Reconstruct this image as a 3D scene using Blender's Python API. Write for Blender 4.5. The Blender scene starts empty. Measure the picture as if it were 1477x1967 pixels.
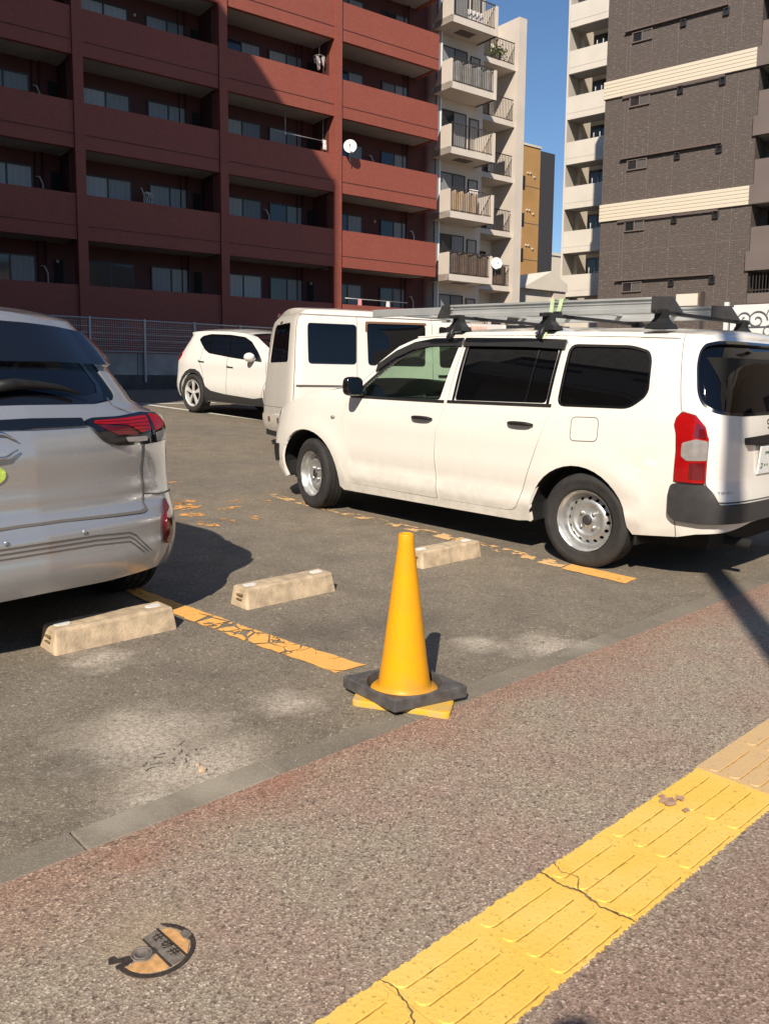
import bpy, math, random
import numpy as np
from mathutils import Matrix, Vector
from mathutils.geometry import delaunay_2d_cdt
random.seed(7)
R = math.radians
sc = bpy.context.scene
col = sc.collection
# ---------------------------------------------------------------- camera
cam = bpy.data.cameras.new('camera'); co = bpy.data.objects.new('camera', cam); col.objects.link(co)
cam.sensor_fit = 'HORIZONTAL'; cam.sensor_width = 36; cam.lens = 36*1577/1477
cam.shift_y = -83.5/1477; cam.clip_start = .05; cam.clip_end = 2000
co.matrix_world = Matrix(((.99995, -.0099, 0, 0), (.0011164, .1127715, -.9936203, 0), (.0098364, .9935716, .112777, 1.22), (0, 0, 0, 1)))
sc.camera = co
# ---------------------------------------------------------------- sky and sun
SUN_AZ, SUN_EL = 78, 38.5         # heading of the light (degrees from +x), height of the sun
w = bpy.data.worlds.new('World'); sc.world = w; w.use_nodes = True
nt = w.node_tree; bg = nt.nodes['Background']
sky = nt.nodes.new('ShaderNodeTexSky'); sky.sky_type = 'NISHITA'; sky.sun_disc = False
sky.sun_elevation = R(SUN_EL); sky.sun_rotation = R(90-(SUN_AZ+180)); sky.altitude = 0; sky.air_density = 1.15; sky.dust_density = .0; sky.ozone_density = 7
nt.links.new(sky.outputs[0], bg.inputs[0]); bg.inputs[1].default_value = .09
sl = bpy.data.lights.new('sun', 'SUN'); sl.energy = 5.0; sl.angle = R(.53); sl.color = (1, .90, .76)
so = bpy.data.objects.new('sun', sl); col.objects.link(so)
dv = Vector((math.cos(R(SUN_AZ))*math.cos(R(SUN_EL)), math.sin(R(SUN_AZ))*math.cos(R(SUN_EL)), -math.sin(R(SUN_EL))))
so.rotation_euler = dv.to_track_quat('-Z', 'Y').to_euler(); so.location = (0, -10, 30)
sc.view_settings.view_transform = 'Standard'; sc.view_settings.look = 'None'; sc.view_settings.gamma = 1; sc.view_settings.exposure = 0.27
sc.cycles.max_bounces = 8
# ---------------------------------------------------------------- helpers
def tag(o, label=None, cat=None, group=None, kind=None):
    if label: o['label'] = label
    if cat: o['category'] = cat
    if group: o['group'] = group
    if kind: o['kind'] = kind
    return o
def empty(name, loc, rz=0, pitch=0, label=None, cat=None, group=None):
    o = bpy.data.objects.new(name, None); col.objects.link(o); o.empty_display_size = .2
    o.location = loc; o.rotation_euler = (0, -pitch, R(rz)); return tag(o, label, cat, group)
def link(name, me, parent=None):
    o = bpy.data.objects.new(name, me); col.objects.link(o)
    if parent: o.parent = parent
    return o
def copy_tree(o, parent=None):
    c = o.copy(); col.objects.link(c); c.parent = parent
    for ch in list(o.children): copy_tree(ch, c)
    return c
class MB:
    def __init__(s): s.v = []; s.f = []; s.sm = []
    def add(s, vs, fs, smooth=False):
        k = len(s.v); s.v += [tuple(p) for p in vs]; s.f += [tuple(i+k for i in f) for f in fs]; s.sm += [smooth]*len(fs)
    def box(s, x0, x1, y0, y1, z0, z1, M=None):
        vs = [(x, y, z) for x in (x0, x1) for y in (y0, y1) for z in (z0, z1)]
        if M: vs = [M @ Vector(p) for p in vs]
        s.add(vs, [(0, 1, 3, 2), (4, 6, 7, 5), (0, 4, 5, 1), (2, 3, 7, 6), (0, 2, 6, 4), (1, 5, 7, 3)])
    def bbox(s, x0, x1, y0, y1, z0, z1, b, M=None):
        # box with chamfered edges
        import bmesh
        bm = bmesh.new(); bmesh.ops.create_cube(bm, size=1)
        for v in bm.verts: v.co = ((x0+x1)/2+v.co.x*(x1-x0), (y0+y1)/2+v.co.y*(y1-y0), (z0+z1)/2+v.co.z*(z1-z0))
        bmesh.ops.bevel(bm, geom=bm.edges[:], offset=b, segments=2, affect='EDGES', profile=.5)
        s.bm(bm, M); bm.free()
    def bm(s, bm, M=None, smooth=False):
        bm.verts.index_update()
        s.add([(M @ v.co) if M else v.co[:] for v in bm.verts], [[v.index for v in f.verts] for f in bm.faces], smooth)
    def prism(s, poly, z0, z1, M=None, smooth=False):
        n = len(poly); vs = [(x, y, z0) for x, y in poly]+[(x, y, z1) for x, y in poly]
        if M: vs = [M @ Vector(p) for p in vs]
        s.add(vs, [tuple(range(n-1, -1, -1)), tuple(range(n, 2*n))], False)
        k = len(s.v)-2*n
        for i in range(n):
            j = (i+1) % n; s.f.append((k+i, k+j, k+n+j, k+n+i)); s.sm.append(smooth)
    def lathe(s, prof, n=32, M=None, smooth=True, cap=False):
        # prof: (r, z) list about z
        vs = [(r*math.cos(2*math.pi*i/n), r*math.sin(2*math.pi*i/n), z) for r, z in prof for i in range(n)]
        if M: vs = [M @ Vector(p) for p in vs]
        fs = [(a*n+i, a*n+(i+1) % n, (a+1)*n+(i+1) % n, (a+1)*n+i) for a in range(len(prof)-1) for i in range(n)]
        if cap: fs += [tuple(range(n-1, -1, -1)), tuple(range((len(prof)-1)*n, len(prof)*n))]
        s.add(vs, fs, smooth)
    def tube(s, pts, r, n=8, smooth=True):
        rings = []
        for i, p in enumerate(pts):
            p = Vector(p); a = Vector(pts[max(i-1, 0)]); b = Vector(pts[min(i+1, len(pts)-1)]); d = (b-a).normalized()
            u = d.cross(Vector((0, 0, 1)) if abs(d.z) < .95 else Vector((1, 0, 0))).normalized(); v = d.cross(u)
            rr = r[i] if isinstance(r, (list, tuple)) else r
            rings.append([p+(u*math.cos(2*math.pi*k/n)+v*math.sin(2*math.pi*k/n))*rr for k in range(n)])
        vs = [q for g in rings for q in g]
        fs = [(a*n+k, a*n+(k+1) % n, (a+1)*n+(k+1) % n, (a+1)*n+k) for a in range(len(pts)-1) for k in range(n)]
        fs += [tuple(range(n-1, -1, -1)), tuple(range((len(pts)-1)*n, len(pts)*n))]
        s.add(vs, fs, smooth)
    def build(s, name, mat, parent=None):
        me = bpy.data.meshes.new(name); me.from_pydata(s.v, [], s.f)
        me.polygons.foreach_set('use_smooth', s.sm); me.materials.append(mat); me.update()
        return link(name, me, parent)
def box(name, m, parent, *a, M=None, b=0):
    q = MB()
    if b: q.bbox(*a, b, M)
    else: q.box(*a, M)
    return q.build(name, m, parent)
# ---------------------------------------------------------------- materials
def mat(name, c, rough=.6, metal=0., coat=0., spec=.5, noise=None, bump=None, trans=0):
    m = bpy.data.materials.new(name); m.use_nodes = True; t = m.node_tree; b = t.nodes['Principled BSDF']
    b.inputs['Base Color'].default_value = (*c, 1); b.inputs['Roughness'].default_value = rough; b.inputs['Metallic'].default_value = metal
    b.inputs['Coat Weight'].default_value = coat; b.inputs['Coat Roughness'].default_value = .04; b.inputs['Specular IOR Level'].default_value = spec
    tc = t.nodes.new('ShaderNodeTexCoord')
    if noise:       # (scale, amount): gentle unevenness of the colour
        n = t.nodes.new('ShaderNodeTexNoise'); n.inputs['Scale'].default_value = noise[0]; n.inputs['Detail'].default_value = 6
        t.links.new(tc.outputs['Object'], n.inputs['Vector'])
        r = t.nodes.new('ShaderNodeMapRange'); r.inputs[1].default_value = .3; r.inputs[2].default_value = .7
        r.inputs[3].default_value = 1-noise[1]; r.inputs[4].default_value = 1+noise[1]; t.links.new(n.outputs[0], r.inputs[0])
        x = t.nodes.new('ShaderNodeVectorMath'); x.operation = 'SCALE'; x.inputs[0].default_value = c; t.links.new(r.outputs[0], x.inputs['Scale'])
        t.links.new(x.outputs[0], b.inputs['Base Color'])
        r2 = t.nodes.new('ShaderNodeMapRange'); r2.inputs[3].default_value = max(rough-.08, .02); r2.inputs[4].default_value = min(rough+.08, 1); t.links.new(n.outputs[0], r2.inputs[0]); t.links.new(r2.outputs[0], b.inputs['Roughness'])
    if bump:
        n = t.nodes.new('ShaderNodeTexNoise'); n.inputs['Scale'].default_value = bump[0]; n.inputs['Detail'].default_value = 4
        t.links.new(tc.outputs['Object'], n.inputs['Vector'])
        bb = t.nodes.new('ShaderNodeBump'); bb.inputs['Strength'].default_value = bump[1]; bb.inputs['Distance'].default_value = bump[2] if len(bump) > 2 else .01
        t.links.new(n.outputs[0], bb.inputs['Height']); t.links.new(bb.outputs[0], b.inputs['Normal'])
    return m
class NT:   # tiny helper to write node trees
    def __init__(s, m): s.t = m.node_tree; s.b = s.t.nodes['Principled BSDF']; s.tc = s.t.nodes.new('ShaderNodeTexCoord').outputs['Object']
    def n(s, ty, ins={}, **kw):
        x = s.t.nodes.new('ShaderNode'+ty)
        for k, v in kw.items(): setattr(x, k, v)
        for k, v in ins.items():
            if isinstance(v, bpy.types.NodeSocket): s.t.links.new(v, x.inputs[k])
            else: x.inputs[k].default_value = v
        return x
    def noise(s, sc, detail=4, vec=None, rough=.5): return s.n('TexNoise', {'Vector': vec or s.tc, 'Scale': sc, 'Detail': detail, 'Roughness': rough}).outputs[0]
    def ramp(s, f, stops, interp='LINEAR'):
        x = s.n('ValToRGB', {0: f}); r = x.color_ramp; r.interpolation = interp
        while len(r.elements) < len(stops): r.elements.new(.5)
        for e, (p, c) in zip(r.elements, stops): e.position = p; e.color = (*c, 1) if len(c) == 3 else c
        return x.outputs[0]
    def mr(s, f, a, b, c=0., d=1., clamp=True): return s.n('MapRange', {0: f, 1: a, 2: b, 3: c, 4: d}, clamp=clamp).outputs[0]
    def mix(s, f, a, b, mode='MIX'):
        x = s.n('Mix', data_type='RGBA', blend_type=mode)
        for i, v in ((0, f), (6, a), (7, b)):
            if isinstance(v, bpy.types.NodeSocket): s.t.links.new(v, x.inputs[i])
            else: x.inputs[i].default_value = v if i == 0 else (*v, 1)
        return x.outputs[2]
    def math(s, op, a, b=0., clamp=False):
        x = s.n('Math', {0: a, 1: b}, operation=op); x.use_clamp = clamp; return x.outputs[0]
    def out(s, color=None, height=None, strength=.5, dist=.005, rough=None, alpha=None):
        if color is not None: s.t.links.new(color, s.b.inputs['Base Color'])
        if rough is not None: s.t.links.new(rough, s.b.inputs['Roughness'])
        if alpha is not None: s.t.links.new(alpha, s.b.inputs['Alpha'])
        if height is not None:
            x = s.n('Bump', {'Strength': strength, 'Distance': dist, 'Height': height}); s.t.links.new(x.outputs[0], s.b.inputs['Normal'])
def spot(q, x, y, r, soft=.5):     # 1 inside a ragged patch of the ground
    sep = q.n('VectorMath', {0: q.tc, 1: (x, y, 0)}, operation='SUBTRACT').outputs[0]
    fl = q.n('VectorMath', {0: sep, 1: (1, 1, 0)}, operation='MULTIPLY').outputs[0]
    d = q.n('VectorMath', {0: fl}, operation='LENGTH').outputs['Value']
    d = q.math('ADD', d, q.math('MULTIPLY', q.math('SUBTRACT', q.noise(7/r/4, 5), .5), r*1.3))
    return q.mr(d, r, r*(1-soft), 0, 1)
K0 = (-.907, 1.84); KA = (.7319, .6814); KN = (-.6814, .7319)
def TN(t, n, z=0): return (K0[0]+KA[0]*t+KN[0]*n, K0[1]+KA[1]*t+KN[1]*n, z)
def zn(n): return 0 if n < 1 else (.022*(n-1) if n < 4 else (.066+.05*(n-4) if n < 19.5 else .841))
def gz(x, y): return zn((x-K0[0])*KN[0]+(y-K0[1])*KN[1])
def tn_of(q, x, y):   # node sockets for t and n from object coordinates
    pass
def asphalt():
    m = mat('asphalt', (.1, .1, .1), .9); q = NT(m)
    v = q.n('TexVoronoi', {'Vector': q.tc, 'Scale': 190.0}); g = q.n('SeparateColor', {0: v.outputs['Color']}).outputs[0]
    v2 = q.n('TexVoronoi', {'Vector': q.tc, 'Scale': 75.0}); g2 = q.n('SeparateColor', {0: v2.outputs['Color']}).outputs[1]
    base = q.ramp(g, [(0, (.132, .112, .088)), (.4, (.174, .150, .118)), (.8, (.212, .183, .146)), (.95, (.255, .225, .185)), (1, (.38, .35, .29))])
    base = q.mix(q.math('GREATER_THAN', g2, .988), base, (.30, .27, .22))
    base = q.mix(q.math('MULTIPLY', q.math('LESS_THAN', g2, .05), .55), base, (.085, .075, .062))
    big = q.noise(.55, 5, rough=.6); base = q.mix(q.mr(big, .35, .68), base, q.mix(1., base, (1.22, 1.17, 1.07), 'MULTIPLY'))
    mid = q.noise(3.5, 6, rough=.65); base = q.mix(q.mr(mid, .42, .75, 0, .85), base, q.mix(1., base, (.62, .62, .64), 'MULTIPLY'))
    fine = q.noise(28, 5); base = q.mix(q.mr(fine, .5, .75, 0, .4), base, (.145, .125, .098))
    # pale dust and worn patches
    dust = None
    for x, y, r in ((-.74, 2.60, .26), (-.80, 2.64, .34), (-.60, 2.44, .34), (-.42, 2.34, .2), (-.35, 2.95, .16), (.75, 3.62, .24), (.45, 3.65, .16), (.1, 2.72, .14), (-1.2, 3.38, .18), (-.62, 2.2, .22)):
        s_ = spot(q, x, y, r, .9); dust = s_ if dust is None else q.math('MAXIMUM', dust, s_)
    dn = q.mr(q.noise(60, 5, rough=.8), .35, .62); dm = q.math('MULTIPLY', dust, dn)
    base = q.mix(q.math('MULTIPLY', dm, .9), base, (.60, .53, .44))
    oil = q.math('MAXIMUM', spot(q, -.95, 2.45, .16, .9), q.math('MAXIMUM', spot(q, .1, 4.0, .35, .95), spot(q, -.3, 3.75, .3, .9)))
    base = q.mix(1., base, (1.02, 1.0, .975), 'MULTIPLY'); base = q.mix(q.math('MULTIPLY', oil, .42), base, (.06, .053, .045))
    h = q.math('ADD', v.outputs['Distance'], q.math('MULTIPLY', fine, .6))
    q.out(base, h, .42, .004); return m
def sidewalk_mat():
    m = mat('exposed_aggregate', (.2, .2, .2), .85); q = NT(m)
    v = q.n('TexVoronoi', {'Vector': q.tc, 'Scale': 205.0}); sep = q.n('SeparateColor', {0: v.outputs['Color']}); g = sep.outputs[0]; gg = sep.outputs[1]
    pink = q.ramp(g, [(0, (.185, .125, .098)), (.35, (.275, .196, .159)), (.7, (.335, .250, .208)), (.92, (.42, .325, .272)), (1, (.60, .50, .43))])
    green = q.ramp(g, [(0, (.165, .136, .106)), (.35, (.272, .228, .180)), (.7, (.338, .288, .230)), (.92, (.42, .372, .290)), (1, (.60, .54, .44))])
    big = q.noise(1.9, 4, rough=.6)
    c = q.mix(q.mr(big, .40, .60, 0, .9), pink, green); vd = q.n('TexVoronoi', {'Vector': q.tc, 'Scale': 120.0}); gd = q.n('SeparateColor', {0: vd.outputs['Color']}).outputs[2]
    # redder towards the kerb, browner by the tactile strip
    n = q.n('VectorMath', {0: q.n('VectorMath', {0: q.tc, 1: (K0[0], K0[1], 0)}, operation='SUBTRACT').outputs[0], 1: (KN[0], KN[1], 0)}, operation='DOT_PRODUCT').outputs['Value']
    nn = q.math('ADD', n, q.math('MULTIPLY', q.math('SUBTRACT', q.noise(2.2, 5, rough=.7), .5), .55))
    c = q.mix(q.mr(nn, -.30, -.04, 0, .6), c, q.mix(1., pink, (.98, .70, .60), 'MULTIPLY'))
    c = q.mix(q.mr(n, -1.0, -1.2, 0, .8), c, q.mix(1., pink, (.86, .80, .80), 'MULTIPLY'))
    c = q.mix(q.math('MULTIPLY', q.math('MAXIMUM', q.math('LESS_THAN', gd, .035), q.math('LESS_THAN', gg, .03)), .7), c, (.095, .072, .055))
    c = q.mix(q.mr(q.noise(14, 5), .55, .8, 0, .35), c, (.16, .12, .1))
    rust = q.math('MAXIMUM', spot(q, -.33, 2.36, .13, .9), spot(q, -.62, 1.95, .1, .9))
    c = q.mix(q.math('MULTIPLY', rust, .25), c, (.34, .12, .065))
    halo = spot(q, -.5, 1.66, .15, .7)
    c = q.mix(q.math('MULTIPLY', halo, .45), c, (.36, .28, .19))
    c = q.mix(1., c, (1.0, .985, .925), 'MULTIPLY')
    q.out(c, q.math('ADD', v.outputs['Distance'], q.math('MULTIPLY', q.noise(60, 3), .5)), .4, .004); return m
def paint_line(name, c, wear, sc_=11, seed=0., crk=.47):
    m = mat(name, c, .75); q = NT(m)
    n = q.noise(sc_, 8, q.n('VectorMath', {0: q.tc, 1: (seed, seed, 0)}).outputs[0], .68)
    a = q.math('GREATER_THAN', n, wear)
    ve = q.n('TexVoronoi', {'Vector': q.n('VectorMath', {0: q.tc, 1: q.n('TexNoise', {'Vector': q.tc, 'Scale': 20.0}).outputs[1]}, operation='ADD').outputs[0] if False else q.tc, 'Scale': 9.0}, feature='DISTANCE_TO_EDGE').outputs[0]
    ck = q.math('GREATER_THAN', q.math('ADD', ve, q.math('MULTIPLY', q.math('SUBTRACT', q.noise(3.2, 3), crk), .5)), .028)
    a = q.math('MULTIPLY', a, ck)
    cc = q.mix(q.mr(q.noise(40, 4), .4, .7), c, tuple(x*.86 for x in c))
    cc = q.mix(q.math('GREATER_THAN', q.noise(150, 3), .68), cc, tuple(x*.5 for x in c))
    q.out(cc, q.noise(120, 3), .4, .003, alpha=a); return m
def brick_red(lit=1.):
    m = mat('red_tile', (.3, .1, .06), .7); q = NT(m)
    sp = q.n('SeparateXYZ', {0: q.tc}); v = q.n('CombineXYZ', {0: q.math('ADD', sp.outputs[0], sp.outputs[1]), 1: sp.outputs[2]}).outputs[0]
    b = q.n('TexBrick', {'Vector': v, 'Color1': (.300, .078, .050, 1), 'Color2': (.268, .067, .044, 1), 'Mortar': (.215, .054, .037, 1), 'Scale': 1., 'Mortar Size': .008, 'Brick Width': .12, 'Row Height': .07})
    c = q.mix(q.mr(q.noise(.9, 6, rough=.65), .35, .7, 0, .5), b.outputs[0], q.mix(1., b.outputs[0], (1.15, 1.2, 1.15), 'MULTIPLY'))
    c = q.mix(q.mr(q.noise(9, 5), .5, .8, 0, .5), c, q.mix(1., c, (.8, .8, .8), 'MULTIPLY'))
    q.out(c, b.outputs['Fac'], .3, -.004); return m
def brick_dark():
    m = mat('brown_brick', (.1, .08, .08), .7); q = NT(m)
    sp = q.n('SeparateXYZ', {0: q.tc}); v = q.n('CombineXYZ', {0: q.math('ADD', sp.outputs[0], sp.outputs[1]), 1: sp.outputs[2]}).outputs[0]
    b = q.n('TexBrick', {'Vector': v, 'Color1': (.084, .064, .054, 1), 'Color2': (.070, .054, .046, 1), 'Mortar': (.125, .102, .088, 1), 'Scale': 1., 'Mortar Size': .010, 'Brick Width': .23, 'Row Height': .075})
    # sparse paler bricks
    wn = q.noise(5.2, 2, q.n('VectorMath', {0: v, 1: (1., 4.2, 1.)}, operation='MULTIPLY').outputs[0], .6)
    c = q.mix(q.mr(wn, .58, .64, 0, .75), b.outputs[0], (.20, .165, .14))
    c = q.mix(q.mr(q.noise(.5, 5), .4, .7, 0, .25), c, (.11, .08, .075))
    q.out(c, b.outputs['Fac'], .4, -.006); return m
M = {}
M['asphalt'] = asphalt(); M['walk'] = sidewalk_mat()
M['kerb'] = mat('kerb_concrete', (.18, .155, .12), .85); q = NT(M['kerb']); kc = q.mix(q.mr(q.noise(1.7, 5, rough=.6), .35, .65), (.150, .130, .102), (.225, .190, .142)); kc = q.mix(q.mr(q.noise(40, 6, rough=.75), .5, .75, 0, .5), kc, (.10, .086, .066))
for x_, y_, r_ in ((-.50, 2.34, .22), (-.72, 2.14, .16), (.9, 3.66, .2)): kc = q.mix(q.math('MULTIPLY', spot(q, x_, y_, r_, .9), .6), kc, (.42, .37, .29))
v_ = q.n('TexVoronoi', {'Vector': q.tc, 'Scale': 260.0}); kc = q.mix(q.math('MULTIPLY', q.math('GREATER_THAN', q.n('SeparateColor', {0: v_.outputs['Color']}).outputs[0], .8), .35), kc, (.36, .32, .26)); q.out(kc, q.math('ADD', v_.outputs['Distance'], q.noise(50, 4)), .35, .003)
M['concrete'] = mat('worn_concrete', (.52, .40, .265), .85, noise=(14, .3), bump=(90, .5, .005))
M['cpanel'] = mat('panel_concrete', (.31, .295, .28), .85, noise=(1.6, .3), bump=(60, .3, .004))
M['cdark'] = mat('dark_concrete', (.075, .07, .065), .85, noise=(2, .35), bump=(40, .4, .01))
M['yline1'] = paint_line('orange_paint', (.88, .45, .115), .36, 14, 3.1, .40)
M['yline3'] = paint_line('chipped_orange_paint', (.88, .45, .115), .42, 14, 3.1, .52)
M['yline2'] = paint_line('worn_orange_paint', (.80, .50, .23), .50, 10, 9.7)
M['yfrag'] = paint_line('flaked_orange_paint', (.78, .38, .11), .50, 13, 1.3)
M['wline'] = paint_line('white_paint_line', (.72, .70, .64), .36, 6, 5., .2)
M['red'] = brick_red(); M['brown'] = brick_dark()
M['soffit'] = mat('soffit', (.36, .34, .32), .8, noise=(.8, .12))
M['redwall'] = mat('recess_darkened_red', (.085, .024, .020), .75, noise=(1.2, .2))  # tile red darkened to carry the shade inside the balcony recesses
M['frame'] = mat('window_frame', (.03, .026, .025), .4)
M['curtain'] = None
def curtain(name, c):
    m = mat(name, c, .45, coat=.12); q = NT(m)
    wv = q.n('TexWave', {'Vector': q.tc, 'Scale': 1.7, 'Distortion': 4.5, 'Detail': 3.0}, wave_type='BANDS', bands_direction='X').outputs[1]
    q.out(q.mix(q.mix(.5, wv, (.5, .5, .5)), tuple(x*.78 for x in c), c)); return m
CUR = [curtain('curtain_grey', (.27, .27, .27)), curtain('curtain_pale', (.42, .42, .41)), curtain('curtain_dim', (.17, .17, .175)), mat('dark_pane', (.02, .022, .025), .08, coat=.5), curtain('curtain_cream', (.36, .34, .30))]
M['cream'] = mat('cream_render', (.62, .545, .47), .8, noise=(.9, .07)); M['cream2'] = mat('cream_tiles', (.66, .60, .52), .7, noise=(.7, .08))
M['band'] = mat('ribbed_cladding', (.66, .585, .46), .6); M['ochre'] = mat('ochre_render', (.42, .245, .095), .8, noise=(.6, .12)); M['slate'] = mat('slate_cladding', (.045, .045, .055), .7)
M['rail'] = mat('dark_railing', (.05, .04, .035), .45); M['ledge'] = mat('ledge_brown', (.13, .095, .085), .6); M['taupe'] = mat('taupe_panel', (.15, .118, .105), .7, noise=(.8, .1))
M['galv'] = mat('galvanised_steel', (.36, .37, .38), .5, .5); M['mesh'] = mat('fence_mesh', (.42, .43, .44), .5, .3)
def carpaint(name, c, rough=.28, metal=0.):
    m = mat(name, c, rough, metal, coat=1.); q = NT(m)
    n = q.noise(3, 5); q.t.links.new(q.mr(n, .3, .7, rough-.03, rough+.06), q.b.inputs['Roughness'])
    sp = q.n('SeparateXYZ', {0: q.tc}).outputs[2]     # road dust low on the body
    d = q.math('MULTIPLY', q.mr(sp, .62, .22, 0, .42), q.mr(q.noise(9, 6, rough=.7), .35, .7))
    q.t.links.new(q.mix(d, c, (.34, .30, .25)), q.b.inputs['Base Color']); return m
M['white'] = carpaint('cream_white_paint', (.82, .775, .70)); M['white2'] = carpaint('white_paint_suv', (.80, .77, .72)); M['kei'] = carpaint('kei_white_paint', (.80, .745, .66))
M['silver'] = carpaint('silver_metallic', (.43, .44, .455), .27, .55)
M['bglass'] = mat('privacy_glass', (.002, .002, .0025), .015, coat=0., spec=.5)
M['nglass'] = mat('navy_glass', (.004, .006, .011), .02, coat=0., spec=.55)
M['blackplastic'] = mat('black_plastic', (.016, .015, .015), .5, noise=(30, .2), spec=.3); M['greyplastic'] = mat('grey_black_plastic', (.038, .036, .036), .55, noise=(20, .15)); M['gloss_black'] = mat('gloss_black', (.006, .006, .007), .12, coat=1.)
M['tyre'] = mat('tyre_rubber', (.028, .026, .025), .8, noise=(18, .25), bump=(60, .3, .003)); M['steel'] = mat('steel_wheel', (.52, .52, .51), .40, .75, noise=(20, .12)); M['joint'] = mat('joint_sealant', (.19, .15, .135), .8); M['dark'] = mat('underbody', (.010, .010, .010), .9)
M['redlens'] = mat('red_lens', (.34, .0025, .003), .15, coat=.6, noise=(12, .12), spec=.3); M['darkred'] = mat('dark_red_lens', (.13, .004, .008), .12, coat=1.); M['clear'] = mat('clear_lens', (.29, .265, .25), .15, coat=1., noise=(25, .12))
M['chrome'] = mat('chrome', (.75, .75, .75), .12, 1.); M['alu'] = mat('aluminium', (.52, .53, .52), .45, .45, noise=(5, .1)); M['seam'] = mat('panel_gap', (.10, .09, .08), .8)
M['plate'] = mat('plate_white', (.78, .78, .76), .4); M['green'] = mat('plate_green', (.03, .12, .06), .5); M['seat'] = mat('seat_cloth', (.06, .06, .065), .9); M['alloy'] = mat('alloy_rim', (.75, .73, .70), .3, .3)
def thin_glass(name, tint, gl=.10):
    m = bpy.data.materials.new(name); m.use_nodes = True; t = m.node_tree; t.nodes.remove(t.nodes['Principled BSDF'])
    tr = t.nodes.new('ShaderNodeBsdfTransparent'); tr.inputs[0].default_value = (*tint, 1); g = t.nodes.new('ShaderNodeBsdfGlossy'); g.inputs['Roughness'].default_value = .02
    lw = t.nodes.new('ShaderNodeLayerWeight'); lw.inputs[0].default_value = .5; pw = t.nodes.new('ShaderNodeMath'); pw.operation = 'POWER'; pw.inputs[1].default_value = 4; t.links.new(lw.outputs['Facing'], pw.inputs[0]); f = t.nodes.new('ShaderNodeMapRange'); f.inputs[3].default_value = .045; f.inputs[4].default_value = .8; t.links.new(pw.outputs[0], f.inputs[0]); mx = t.nodes.new('ShaderNodeMixShader')
    t.links.new(f.outputs[0], mx.inputs[0]); t.links.new(tr.outputs[0], mx.inputs[1]); t.links.new(g.outputs[0], mx.inputs[2]); t.links.new(mx.outputs[0], t.nodes['Material Output'].inputs[0]); return m
M['tglass'] = thin_glass('green_tint_glass', (.60, .74, .63))
# ---------------------------------------------------------------- geometry utilities
def fillet(pts, r, n=4):
    out = []; k = len(pts)
    for i in range(k):
        p0, p1, p2 = pts[i-1], pts[i], pts[(i+1) % k]
        rr = r[i] if isinstance(r, (list, tuple)) else r
        a = (p0[0]-p1[0], p0[1]-p1[1]); b = (p2[0]-p1[0], p2[1]-p1[1]); la = math.hypot(*a); lb = math.hypot(*b)
        q = min(rr, la*.45, lb*.45)
        if q < 1e-4: out.append(p1); continue
        A = (p1[0]+a[0]/la*q, p1[1]+a[1]/la*q); B = (p1[0]+b[0]/lb*q, p1[1]+b[1]/lb*q)
        for j in range(n+1):
            t = j/n; out.append(((1-t)**2*A[0]+2*t*(1-t)*p1[0]+t*t*B[0], (1-t)**2*A[1]+2*t*(1-t)*p1[1]+t*t*B[1]))
    return out
def resample(pts, d, closed=True):
    out = []; k = len(pts)
    for i in range(k if closed else k-1):
        a = pts[i]; b = pts[(i+1) % k]; L = math.hypot(b[0]-a[0], b[1]-a[1]); m = max(1, int(math.ceil(L/d)))
        for j in range(m): out.append((a[0]+(b[0]-a[0])*j/m, a[1]+(b[1]-a[1])*j/m))
    if not closed: out.append(pts[-1])
    return out
def area(p): return .5*sum(p[i-1][0]*p[i][1]-p[i][0]*p[i-1][1] for i in range(len(p)))
def inset(pts, d):
    # move a closed outline inwards by d
    s = 1 if area(pts) > 0 else -1; out = []; k = len(pts)
    for i in range(k):
        a, b, c = pts[i-1], pts[i], pts[(i+1) % k]
        n1 = (-(b[1]-a[1]), b[0]-a[0]); n2 = (-(c[1]-b[1]), c[0]-b[0]); l1 = math.hypot(*n1) or 1; l2 = math.hypot(*n2) or 1
        nx, ny = n1[0]/l1+n2[0]/l2, n1[1]/l1+n2[1]/l2; l = math.hypot(nx, ny) or 1; f = min(1.5, 2/max(l, .3))
        out.append((b[0]+nx/l*d*s*f, b[1]+ny/l*d*s*f))
    return out
def pip(p, poly):
    x, y = p; c = False; j = len(poly)-1
    for i in range(len(poly)):
        xi, yi = poly[i]; xj, yj = poly[j]
        if (yi > y) != (yj > y) and x < (xj-xi)*(y-yi)/(yj-yi)+xi: c = not c
        j = i
    return c
def cdt(outer, holes=(), step=.08, edge=.05):
    loops = [resample(outer, edge)]+[resample(h, edge) for h in holes]
    vs = []; es = []
    for lp in loops:
        k = len(vs); vs += lp; es += [(k+i, k+(i+1) % len(lp)) for i in range(len(lp))]
    if step:
        xs = [p[0] for p in outer]; ys = [p[1] for p in outer]
        bnd = np.array(vs)
        x = min(xs)+step*.5; 
        while x < max(xs):
            y = min(ys)+step*.5
            while y < max(ys):
                if pip((x, y), loops[0]) and not any(pip((x, y), h) for h in loops[1:]) and np.min((bnd[:, 0]-x)**2+(bnd[:, 1]-y)**2) > (step*.4)**2: vs.append((x, y))
                y += step
            x += step
    V, E_, F, *_ = delaunay_2d_cdt([Vector(v) for v in vs], es, [], 0, 1e-6)
    fs = []
    for f in F:
        c = (sum(V[i][0] for i in f)/3, sum(V[i][1] for i in f)/3)
        if pip(c, loops[0]) and not any(pip(c, h) for h in loops[1:]):
            a, b, d = V[f[0]], V[f[1]], V[f[2]]
            if abs((b[0]-a[0])*(d[1]-a[1])-(d[0]-a[0])*(b[1]-a[1])) > 1e-8: fs.append(tuple(f))
    return [tuple(v) for v in V], fs, loops

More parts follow.
